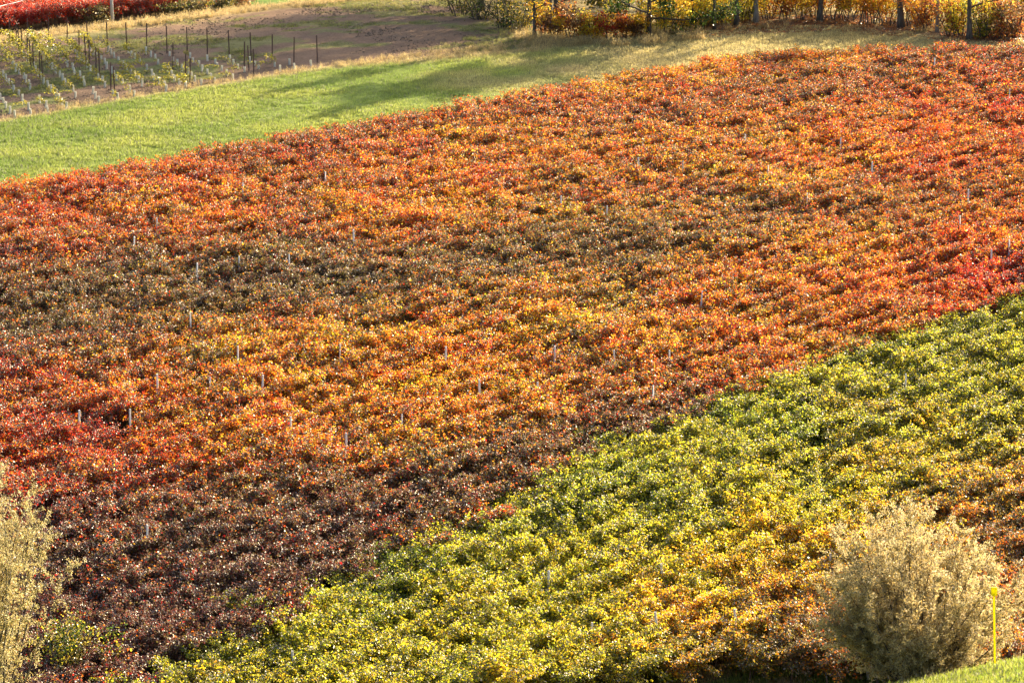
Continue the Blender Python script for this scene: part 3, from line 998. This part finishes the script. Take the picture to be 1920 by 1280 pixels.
def make_shrub(base, width, height, pal, label, group, seed=0, leaves=1500, leafsize=.13, name='shrub', clear=.2, stems=6, pal2=None):
    r = np.random.default_rng(seed)
    wood = MB(); tips = []
    for k in range(stems):
        az = k * 2.4 + r.normal(0, .4)
        p = np.array([math.cos(az), math.sin(az), 0]) * r.uniform(.02, .22) * width + [0, 0, -.12]
        d = np.array([math.cos(az) * .28 * width / height, math.sin(az) * .28 * width / height, 1]) + r.normal(0, .1, 3)
        pts = [p]; q = p.copy(); ns = 7
        for i in range(ns):
            d = d + r.normal(0, .14, 3) * [1, 1, .4]; d /= np.linalg.norm(d)
            q = q + d * height * r.uniform(.8, 1.) / ns; pts.append(q.copy())
            if q[2] > clear * height:
                for _ in range(2):
                    sd = norm(np.array([r.normal(0, 1), r.normal(0, 1), r.uniform(-.1, .7)]))
                    L_ = width * r.uniform(.12, .34)
                    wood.tube(np.array([q, q + sd * L_ * .5, q + sd * L_ + [0, 0, -.05]]), [.012, .008, .004], 3, cap=False)
                    tips += [q + sd * L_ * .6, q + sd * L_]
        wood.tube(np.array(pts), np.linspace(.045, .012, ns + 1) * max(.7, height / 3), 5)
    tips = np.array(tips)
    c = tips[r.integers(0, len(tips), leaves)]
    P = c + r.normal(0, 1, (leaves, 3)) * .085 * np.array([width, width, height * .7])
    P = P[P[:, 2] > clear * height * .55]; leaves = len(P)
    fo = MB()
    cols = pal_cols(pal, leaves, r)
    if pal2:
        w = (vnoise(P[:, 0] + seed, P[:, 2], .7, seed) > .5)[:, None]
        cols = np.where(w, pal_cols(pal2, leaves, r), cols)
    leaf_cloud(fo, P, r.normal(0, .7, (leaves, 3)) + [0, 0, .4], r.normal(0, .6, (leaves, 3)) + [0, 0, -.5], r.uniform(.6, 1.2, leaves) * leafsize, .8, cols)
    e = obj(name, None, None, base); e.empty_display_size = .4
    tag(e, label, 'shrub', group)
    obj('stems', wood.mesh('stems_mesh', [M_BARK], smooth=True), e)
    obj('foliage', fo.mesh('shrub_foliage_mesh', [M_LEAF]), e)
    return e


def gp(px, py):
    p = at(px, py); return (p[0], p[1], float(terrain(p[0], p[1])))


TREES = [
 (1003, 71, 8.5, .15, 'oakgold', .3, (-.03, 0), 'dark crooked tree at the inner end of the tree line', None),
 (1217, 68, 9.5, .19, 'oak', .13, (.0, 0), 'dark green oak with low spreading crown over the hedge', None),
 (1297, 55, 9.0, .14, 'oakgold', .5, (.01, 0), 'slim dark tree next right of the low-crowned oak', None),
 (1340, 57, 9.0, .13, 'oakgold', .5, (-.02, 0), 'slim dark tree before yellow shrubs, second right of the oak', None),
 (1381, 49, 10., .19, 'oakgold', .5, (-.02, 0), 'stout dark tree before the yellow shrubs', None),
 (1418, 43, 10., .21, 'oakgold', .5, (-.04, 0), 'stout grey-barked tree where the yellow shrubs end', M_PALEBARK),
 (1537, 41, 9.5, .21, 'oakgold', .5, (.02, 0), 'double-stemmed dark tree above the shaded bank', None),
 (1690, 53, 11., .24, 'oakgold', .5, (-.06, 0), 'thick leaning tree that throws a long shadow', None),
 (1757, 63, 8.5, .13, 'gold', .5, (-.02, 0), 'pale slim trunk between rust and yellow leaves', M_PALEBARK),
 (1818, 75, 9.5, .20, 'oakgold', .3, (-.02, 0), 'ivy-clad dark tree near the right end of the tree line', None),
 (1030, 28, 11., .22, 'gold', .5, (.02, 0), 'pale thick trunk standing behind the rusty hedge', M_PALEBARK),
]
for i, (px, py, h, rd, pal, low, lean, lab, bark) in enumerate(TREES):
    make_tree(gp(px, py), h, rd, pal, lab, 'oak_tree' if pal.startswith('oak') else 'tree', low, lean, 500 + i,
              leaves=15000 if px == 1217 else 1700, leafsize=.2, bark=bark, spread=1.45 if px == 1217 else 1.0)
# trees that close the top of the ploughed field and throw the broad shadow over it
for i, (x, y, h, rd) in enumerate([(3.5, 226, 8, .2), (4, 238.5, 15, .3), (1.5, 236, 15, .3), (8.5, 244, 16, .3), (3, 248, 17, .3), (17, 236, 8, .2), (-2.5, 231.5, 11, .24)]):
    make_tree((x, y, float(terrain(x, y))), h * 1.35, rd * 1.1, 'oak' if i % 2 else 'oakgold',
              'tall dark tree behind the ploughed field, %s from the left' % ORD[[3, 4, 1, 5, 2, 6, 0][i]], 'oak_tree', .12 if i in (0, 6, 2) else .25, (0, 0), 560 + i, leaves=11000, leafsize=.24, spread=1.2)

SHR = [
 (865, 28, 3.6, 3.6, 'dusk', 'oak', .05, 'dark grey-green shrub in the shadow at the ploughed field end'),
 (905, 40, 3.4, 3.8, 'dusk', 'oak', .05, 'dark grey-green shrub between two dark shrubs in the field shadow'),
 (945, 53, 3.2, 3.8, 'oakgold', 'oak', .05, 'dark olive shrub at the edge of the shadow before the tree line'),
 (978, 60, 2.6, 3.4, 'oakgold', 'dusk', .08, 'olive and gold shrub left of the dark crooked tree'),
 (1018, 71, 1.9, 3.0, 'rust', 'gold', .2, 'rust and gold shrub just right of the crooked tree'),
 (1045, 74, 2.0, 1.9, 'brown', 'gold', .32, 'brown-leaved shrub in the low hedge'),
 (1070, 76, 1.8, 2.9, 'rust', 'brown', .3, 'rusty shrub in the low hedge'),
 (1092, 76, 1.8, 2.0, 'orange', 'gold', .15, 'orange shrub in the middle of the low hedge'),
 (1113, 77, 1.7, 2.6, 'gold', 'yellow', .15, 'bright gold shrub in the low hedge'),
 (1140, 76, 1.8, 2.3, 'red', 'rust', .3, 'red shrub in the low hedge beside the gold one'),
 (1166, 73, 2.0, 1.7, 'brown', 'rust', .35, 'dull brown shrub at the right end of the low hedge'),
 (1190, 70, 1.9, 2.0, 'gold', 'brown', .15, 'thin gold shrub left of the oak trunk'),
 (1240, 62, 2.4, 2.8, 'yellow', 'gold', .1, 'yellow shrub just right of the oak trunk'),
 (1268, 58, 2.4, 2.8, 'gold', 'yellow', .1, 'golden shrub right of the oak'),
 (1300, 50, 2.4, 3.0, 'yellow', None, .06, 'bright yellow shrub behind the first slim dark tree'),
 (1325, 48, 2.4, 3.0, 'yellow', 'gold', .06, 'bright yellow shrub between the two slim dark trees'),
 (1352, 45, 2.4, 3.2, 'yellow', None, .06, 'bright yellow shrub left of the stout dark tree'),
 (1395, 41, 2.4, 3.2, 'yellow', 'ivy', .08, 'yellow and green shrub between two stout trees'),
 (1440, 38, 2.4, 3.2, 'gold', 'orange', .12, 'gold shrub right of the stout grey-barked tree'),
 (1472, 40, 2.2, 3.2, 'orange', 'rust', .22, 'orange and rust sapling with bare lower stems on the bank'),
 (1500, 39, 2.2, 3.2, 'orange', 'gold', .22, 'orange sapling left of the double-stemmed tree'),
 (1530, 34, 2.2, 3.2, 'gold', 'rust', .22, 'gold and rust sapling behind the double-stemmed tree'),
 (1562, 38, 2.2, 3.2, 'rust', 'yellow', .24, 'rust sapling with thin bare stems on the leaf litter'),
 (1588, 40, 2.2, 3.2, 'gold', 'yellow', .24, 'gold sapling with thin bare stems on the leaf litter'),
 (1612, 46, 2.2, 3.2, 'rust', 'orange', .24, 'rust and orange sapling beside the reddish sapling'),
 (1638, 46, 2.2, 3.2, 'red', 'orange', .24, 'reddish sapling with thin bare stems on the leaf litter'),
 (1664, 48, 2.2, 3.0, 'orange', 'gold', .24, 'orange sapling left of the thick leaning tree'),
 (1712, 52, 2.2, 3.0, 'orange', 'brown', .2, 'orange and brown sapling right of the thick leaning tree'),
 (1735, 62, 2.0, 3.0, 'rust', 'orange', .2, 'rust sapling left of the pale slim trunk'),
 (1780, 68, 2.0, 3.0, 'yellow', 'rust', .15, 'yellow and rust shrub right of the pale slim trunk'),
 (1800, 68, 1.8, 3.0, 'yellow', None, .1, 'brilliant yellow shrub left of the ivy-clad tree'),
 (1838, 72, 1.8, 3.0, 'ivy', 'yellow', .06, 'yellow-green shrub right of the ivy-clad tree'),
 (1868, 72, 2.2, 2.9, 'rust', 'brown', .05, 'dense dark rust shrub near the right edge'),
 (1900, 72, 2.4, 3.0, 'brown', 'rust', .05, 'dense brown shrub at the right edge of the tree line'),
 (178, 44, 2.5, 1.6, 'olive', None, .02, 'round olive bush beside the utility pole'),
 (318, 36, 2.4, 1.3, 'olive', 'dusk', .02, 'low olive bush on the crest past the crimson vines'),
 (360, 32, 2.4, 1.4, 'olive', 'oakgold', .02, 'olive-gold bush in the row on the crest'),
 (405, 26, 2.4, 1.5, 'olive', 'dusk', .02, 'dull olive bush where the cable passes the crest'),
 (442, 20, 2.2, 1.4, 'olive', 'brown', .02, 'brownish bush at the right end of the crest bushes'),
]
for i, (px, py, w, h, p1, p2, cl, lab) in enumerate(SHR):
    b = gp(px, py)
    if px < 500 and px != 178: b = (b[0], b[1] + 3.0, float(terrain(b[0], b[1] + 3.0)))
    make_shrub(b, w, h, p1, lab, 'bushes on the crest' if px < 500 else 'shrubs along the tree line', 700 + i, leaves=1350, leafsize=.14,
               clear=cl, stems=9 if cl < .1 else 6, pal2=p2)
# second rank behind, seen between the trunks
for i, px in enumerate(range(1210, 1960, 34)):
    p = at(px, 40); x, y = p[0] + random.gauss(0, .3), tree_y(p[0]) + 5.5 + random.random() * 2.5
    make_shrub((x, y, float(terrain(x, y))), 3.0, 3.6, random.choice(['yellow', 'gold', 'yellow', 'orange'] if px < 1500 else ['gold', 'orange', 'yellow', 'yellow']),
               'tall golden shrub behind the tree trunks, %s from the left' % ORD[i], 'second rank of shrubs behind the trees', 800 + i, leaves=1100, leafsize=.15, clear=.14)

# ------------------------------------------------------------------ willows, marker, stake in the foreground
def make_willow(base, width, height, label, seed, leaves, nst=46, fan=1.0, cols=((.57, .48, .26), (.67, .57, .33), (.47, .40, .19), (.64, .48, .17))):
    r = np.random.default_rng(seed)
    wood = MB(); tips = []; dirs = []
    for k in range(nst):
        az = r.uniform(0, 2*np.pi); inc = np.sqrt(r.random()) * fan
        d = np.array([math.cos(az) * math.sin(inc), math.sin(az) * math.sin(inc), math.cos(inc)])
        p = np.array([math.cos(az), math.sin(az), 0]) * (.22 if fan > .6 else 1.25) * r.random() + [0, 0, -.1]
        # stems end on an ovoid envelope, widest a little below the middle
        ln = height * (1.0 if inc < .5 else 1.0 - .38 * (inc - .5) / .5) * r.uniform(.72, .98)
        ln = min(ln, (width * .5) / max(.05, math.sin(inc)) * r.uniform(.8, 1.0))
        pts = [p]; q = p.copy(); ns = 8
        for i in range(ns):
            d = d + r.normal(0, .06, 3) + np.array([0, 0, .035]); d /= np.linalg.norm(d)
            q = q + d * ln / ns; pts.append(q.copy())
            if i >= (2 if fan > .6 else 0):
                for _ in range(5):
                    sd = norm(d * (.8 if fan > .6 else .25) + r.normal(0, .55, 3) + [0, 0, .15]); L_ = r.uniform(.25, .7) * width / 5.4
                    tw = np.array([q + sd * L_ * f for f in (0, .5, 1.)]); tw[1] += r.normal(0, .02, 3)
                    wood.tube(tw, [.006, .004, .002], 3, 1, cap=False)
                    for f in np.linspace(.15, 1.05, 8): tips.append(q + sd * L_ * f); dirs.append(sd)
        wood.tube(np.array(pts), np.linspace(.04, .007, ns + 1), 5)
    tips = np.array(tips); dirs = np.array(dirs)
    i = r.integers(0, len(tips), leaves)
    P = tips[i] + r.normal(0, .035, (leaves, 3))
    keep = P[:, 2] > .12
    P = P[keep]; n = len(P); D_ = dirs[i][keep]
    c = np.array(cols)[np.minimum(r.integers(0, 9, n) // 2, 3 if len(cols) > 3 else 2) % len(cols)] * r.uniform(.75, 1.2, (n, 1))
    fo = MB()
    leaf_cloud(fo, P, r.normal(0, 1, (n, 3)), D_ * .7 + r.normal(0, .6, (n, 3)), r.uniform(.042, .082, n), .36, np.column_stack([c, np.ones(n)]), fold=.05)
    e = obj('willow_shrub', None, None, base); e.empty_display_size = .4
    tag(e, label, 'shrub', 'silvery willows in the foreground')
    obj('stems', wood.mesh('willow_stems_mesh', [M_BARK, M_CANE], smooth=True), e)
    obj('foliage', fo.mesh('willow_foliage_mesh', [M_WILLOW]), e)
    return e


bx, by = 10.78, 72.6
make_willow((bx, by, float(terrain(bx, by))), 5.7, 4.75, 'round silvery-tan willow shrub behind the yellow marker post', 901, 200000, nst=90)
lx, ly = -15.35, 74.0
make_willow((lx, ly, float(terrain(lx, ly))), 4.6, 8.8, 'pale silvery willow cut by the left edge of the photograph', 902, 280000, nst=170, fan=.30, cols=((.50, .44, .22), (.58, .51, .28), (.40, .37, .16), (.55, .42, .15)))
# leafy shrub at the foot of the left willow
b = at(128, 1300); make_shrub((b[0], b[1], float(terrain(b[0], b[1]))), 2.3, 3.0, 'oakgold', 'yellow-green leafy shrub at the foot of the left willow', 'foreground shrubs', 903, leaves=3600, leafsize=.11, clear=.05, stems=9, pal2='ivy')


def marker_post():
    x, y = 12.02, 68.3
    z = float(terrain(x, y))
    e = obj('marker_post', None, None, (x, y, z), (0, math.radians(-2.4), 0)); e.empty_display_size = .2
    tag(e, 'bright yellow pipeline marker post on the grass bank', 'marker post')
    mb = MB(); mb.tube(np.array([[0, 0, -.3], [0, 0, .9], [0, 0, 1.95]]), .037, 12)
    obj('pole', mb.mesh('marker_pole_mesh', [M_YELLOW], smooth=False), e)
    mb = MB()
    w, d, h = .075, .055, .2
    prof_ = [(.92, 1.88), (1., 1.90), (1., 2.06), (.94, 2.09), (.55, 2.095)]
    ring = np.array([(-w, -d*.7), (-w*.75, -d), (w*.75, -d), (w, -d*.7), (w, d*.7), (w*.75, d), (-w*.75, d), (-w, d*.7)])
    vv = np.concatenate([np.column_stack([ring * s, np.full(8, zz)]) for s, zz in prof_])
    ff = [[i*8 + k, i*8 + (k+1) % 8, (i+1)*8 + (k+1) % 8, (i+1)*8 + k] for i in range(4) for k in range(8)] + [list(range(8))[::-1], [32 + k for k in range(8)]]
    mb.add(vv, ff)
    obj('cap', mb.mesh('marker_cap_mesh', [M_YELLOW]), e)


marker_post()
p = gp(1627, 1275)
o = obj('wooden_stake', post_mesh(.75, .10, 9), None, p, (.05, -.06, .3))
tag(o, 'short grey wooden stake at the foot of the silvery shrub', 'stake')


# utility pole with cables
def utility_pole():
    x, y, z = gp(211, 42)
    e = obj('utility_pole', None, None, (x, y, z), (0, math.radians(-1.5), 0)); e.empty_display_size = .4
    tag(e, 'grey utility pole on the crest before the crimson vineyard', 'utility pole')
    mb = MB(); mb.tube(np.array([[0, 0, -.5], [0, 0, 3.], [0, 0, 6.2]]), [.14, .12, .09], 12)
    obj('shaft', mb.mesh('pole_shaft_mesh', [M_CONCRETE], smooth=True), e)
    mb = MB(); mb.tube(np.array([[-.35, 0, 5.9], [.35, 0, 5.9]]), .04, 6)
    obj('bracket', mb.mesh('pole_bracket_mesh', [M_CONCRETE]), e)
    top = np.array([x - .16, y, z + 5.95])

    def ray(px, py, yy):
        dx = (px - 960) / F; dy = (640 - py) / F
        d = np.array([dx, cP + dy * sP, -sP + dy * cP]); q = d * (yy / d[1])
        return np.array([q[0], q[1], q[2] + ZC])
    for nm, pts, lab in (('cable', [top + [-.3, 0, 0], ray(50, 0, y - 4), ray(0, 12, y - 8), ray(-160, 46, y - 20)], 'pale overhead cable descending left across the crimson vineyard'),
                         ('cable', [top + [.3, 0, 0], ray(400, 0, y + 12), ray(500, 8.5, y + 20), ray(640, 20, y + 38)], 'pale overhead cable sagging to the crest right of the pole')):
        pts = np.array(pts)
        t = np.linspace(0, len(pts) - 1, 25)
        cur = np.stack([np.interp(t, np.arange(len(pts)), pts[:, k]) for k in range(3)], 1)
        for _ in range(3): cur[1:-1] = (cur[:-2] + cur[1:-1] * 2 + cur[2:]) / 4
        mb = MB(); mb.tube(cur, .022, 6)
        tag(obj(nm, mb.mesh('cable_mesh', [M_CABLE], smooth=True)), lab, 'cable')


utility_pole()


# ------------------------------------------------------------------ grass, litter, clods
def tuft_mesh(seed, blades, h, spread, w, lean=.5, head=False):
    r = np.random.default_rng(seed); mb = MB()
    for k in range(blades):
        b = np.array([r.normal(0, spread), r.normal(0, spread), -.02])
        az = r.uniform(0, 6.28); L_ = h * r.uniform(.5, 1.1); ln = lean * r.uniform(.2, 1)
        d = np.array([math.cos(az), math.sin(az), 0]); s = np.array([-d[1], d[0], 0]) * w * r.uniform(.6, 1.2)
        m_ = b + d * L_ * ln * .3 + [0, 0, L_ * .6]; t = b + d * L_ * ln + [0, 0, L_ * (1 - ln * .35)]
        rc = r.random()
        mb.add([b - s, b + s, m_ + s * .8, m_ - s * .8, t], [[0, 1, 2, 3], [3, 2, 4]], 0, (rc, rc, rc, 1))
        if head and r.random() < .5:
            mb.add([t - s*1.3, t + s*1.3, t + s*.8 + [0, 0, L_*.22], t - s*.8 + [0, 0, L_*.22]], [[0, 1, 2, 3]], 0, (rc, rc, rc, 1))
    return mb.mesh('tuft_mesh', [M_GRASS])


LIB_GRASS = library('grass_tuft', [tuft_mesh(k, 46, .15, .12, .006) for k in range(4)])
LIB_TALL = library('tall_tuft', [tuft_mesh(20 + k, 34, .62, .12, .008, .55, True) for k in range(4)])


def lay(name, xy, lib, tint, smin, smax, label, cat, nvar=4):
    n = len(xy)
    z = terrain(xy[:, 0], xy[:, 1])
    s = RNG.uniform(smin, smax, n)
    scatter(name, np.column_stack([xy, z]), np.column_stack([RNG.normal(0, .1, n), RNG.normal(0, .1, n), RNG.uniform(0, 6.28, n)]),
            np.column_stack([s, s, s * RNG.uniform(.8, 1.2, n)]), RNG.integers(0, nvar, n), tint, lib, label, cat)


def pick(x0, x1, y0, y1, dens, cond):
    n = int((x1 - x0) * (y1 - y0) * dens)
    x = RNG.uniform(x0, x1, n); y = RNG.uniform(y0, y1, n)
    px, py, _ = proj(x, y, terrain(x, y))
    k = cond(x, y) & (px > -60) & (px < 1980) & (py > -40) & (py < 1340)
    return np.column_stack([x[k], y[k]])


def mixc(t, a, b):
    return np.asarray(a) * (1 - t[:, None]) + np.asarray(b) * t[:, None]


# meadow grass
xy = pick(-46, 40, 150, 216, 14, lambda x, y: (land_zone(x, y) == 1) & (y < tree_y(x) + np.where(x > 14, -2.2 + 3.5 * (vnoise(x, y, 1.6, 5) - .5), 1.5)))
t = np.clip((xy[:, 0] + 4) / 9 + (vnoise(xy[:, 0], xy[:, 1], 3.5, 3) - .5) * 1.2, 0, 1)
t2 = np.clip(vnoise(xy[:, 0], xy[:, 1] * 1.5, 4, 61) * 1.6 - .4 + RNG.normal(0, .15, len(xy)), 0, 1)
tint = mixc(t2, (.21, .29, .06), (.37, .41, .09))
rim = np.clip(1 - np.abs(edge_y(xy[:, 0]) - xy[:, 1]) / (1.0 + 1.8 * np.clip((xy[:, 0] + 14) / 10, 0, 1)), 0, 1)
tint = mixc(np.clip(np.maximum(t * .85, rim), 0, 1), tint, (.50, .39, .16)) if False else (tint * (1 - np.clip(np.maximum(t * .8, rim), 0, 1))[:, None] + np.array((.62, .50, .24)) * np.clip(np.maximum(t * .8, rim), 0, 1)[:, None])
lay('meadow_grass', xy, LIB_GRASS, tint, .6, 1.9, 'short green grass of the meadow strip', 'grass')

# straw on verges: between meadow and ploughed field, under the trees, on the crest
A = pick(-46, 4, 170, 212, 9, lambda x, y: (np.abs(y - edge_y(x) - .4) < .5 + 1.4 * np.clip((x + 15) / 9, 0, 1)) & (vnoise(x, y, 1.5, 66) > .25))
B = pick(0, 40, 196, 216, 7, lambda x, y: (y < tree_y(x) + .5) & (y > tree_y(x) - 4.5) & (vnoise(x, y, 2, 67) > np.where(x > 14, .86, .3)))
Cc = pick(-60, 2, 195, 262, 8, lambda x, y: np.abs(y - crest_y(x) + 1.2) < 2.2)
xy = np.concatenate([A, B, Cc])
tint = mixc(RNG.random(len(xy)), (.42, .31, .13), (.60, .47, .22))
sc_ = np.concatenate([np.full(len(A), .55), np.full(len(B), .95), np.full(len(Cc), .75)])
n = len(xy)
s = sc_ * RNG.uniform(.6, 1.25, n)
scatter('dry_grass', np.column_stack([xy, terrain(xy[:, 0], xy[:, 1])]), np.column_stack([RNG.normal(0, .12, n), RNG.normal(0, .12, n), RNG.uniform(0, 6.28, n)]),
        np.column_stack([s, s, s]), RNG.integers(0, 4, n), tint, LIB_TALL, 'tall straw-coloured dry grass along the verges and the crest', 'grass')

# weeds of the ploughed field and young vineyard
xy = pick(-48, 2, 180, 258, 5, lambda x, y: (land_zone(x, y) == 2) & ((y > post_y(x)) | (vnoise(x, y * 1.6, 3.2, 18) > .6)) & ((vnoise(x + y * .2, y * 2.2, 6, 8) * .65 + vnoise(x, y * 2, 1.7, 9) * .35) > .53))
lay('field_weeds', xy, LIB_GRASS, mixc(RNG.random(len(xy)), (.13, .17, .04), (.33, .29, .10)), .8, 1.6, 'low green weeds scattered over the ploughed field', 'weeds')

# headland grass and weeds at the foot of the vines
xy = pick(-8, 20, 96, 110, 26, lambda x, y: (y < headland_y(x) + 3))
t = (vnoise(xy[:, 0], xy[:, 1], 1.3, 14) > .52) * .8 + RNG.random(len(xy)) * .2
lay('headland_grass', xy, LIB_GRASS, mixc(t, (.20, .27, .05), (.42, .30, .15)), .9, 2.0, 'rough green and brown grass along the foot of the vines', 'grass')

xy = pick(-6, 17, 96, 108, 2.4, lambda x, y: (y < headland_y(x) + 1.0) & (vnoise(x, y, 1.1, 75) > .45))
lay('headland_weeds', xy, LIB_TALL, mixc(RNG.random(len(xy)), (.22, .26, .06), (.48, .34, .17)), .4, .95, 'tall ragged weeds at the foot of the vines', 'weeds')

# near bank turf
xy = pick(3, 18, 58, 78, 55, lambda x, y: x > 3)
lay('bank_grass', xy, LIB_GRASS, mixc(RNG.random(len(xy)), (.17, .25, .03), (.36, .37, .06)), .5, 1.3, 'short sunlit green grass on the near bank', 'grass')
xy = pick(6, 16, 69, 76, 1.6, lambda x, y: vnoise(x, y, 1.5, 71) > .35)
lay('bank_straw', xy, LIB_TALL, mixc(RNG.random(len(xy)), (.36, .26, .12), (.52, .42, .2)), .4, .75, 'dry straw stalks round the foot of the silvery shrub', 'grass')


# leaf litter
def flake(seed):
    r = np.random.default_rng(seed); mb = MB(); n = 7
    P = np.column_stack([r.normal(0, .16, n), r.normal(0, .16, n), r.uniform(.02, .06, n)])
    c = np.array([(.30, .14, .07), (.22, .10, .06), (.42, .22, .08)])[r.integers(0, 3, n)]
    leaf_cloud(mb, P, r.normal(0, .35, (n, 3)) + [0, 0, 1], r.normal(0, 1, (n, 3)), r.uniform(.09, .16, n), .8, np.column_stack([c, np.ones(n)]))
    return mb.mesh('litter_mesh', [M_LEAF])


LIB_LIT = library('litter', [flake(k) for k in range(4)])
xy = pick(3, 40, 198, 220, 20, lambda x, y: (np.abs(y - tree_y(x) + .3) < np.where(x > 14, 3.8, 1.0)) & (vnoise(x, y, 1.5, 5) > .2))
lay('fallen_leaves', xy, LIB_LIT, np.ones((len(xy), 3)), .8, 1.3, 'fallen brown leaves under the row of trees', 'leaves')


def clod(seed):
    r = np.random.default_rng(seed); mb = MB()
    t = (1 + 5 ** .5) / 2
    v = np.array([(-1, t, 0), (1, t, 0), (-1, -t, 0), (1, -t, 0), (0, -1, t), (0, 1, t), (0, -1, -t), (0, 1, -t), (t, 0, -1), (t, 0, 1), (-t, 0, -1), (-t, 0, 1)], float)
    v = norm(v) * r.uniform(.7, 1.2, (12, 1)) * [.11, .09, .06] + [0, 0, .02]
    f = [(0,11,5),(0,5,1),(0,1,7),(0,7,10),(0,10,11),(1,5,9),(5,11,4),(11,10,2),(10,7,6),(7,1,8),(3,9,4),(3,4,2),(3,2,6),(3,6,8),(3,8,9),(4,9,5),(2,4,11),(6,2,10),(8,6,7),(9,8,1)]
    mb.add(v, f)
    return mb.mesh('clod_mesh', [M_CLOD])


LIB_CLOD = library('clod', [clod(k) for k in range(4)])
xy = pick(-48, 2, 180, 258, 5, lambda x, y: land_zone(x, y) == 2)
lay('soil_clods', xy, LIB_CLOD, np.ones((len(xy), 3)), .3, 1.0, 'brown earth clods covering the ploughed field', 'soil')
print('vines', nV, 'single', len(order), 'far', len(fr), 'meadow tufts')
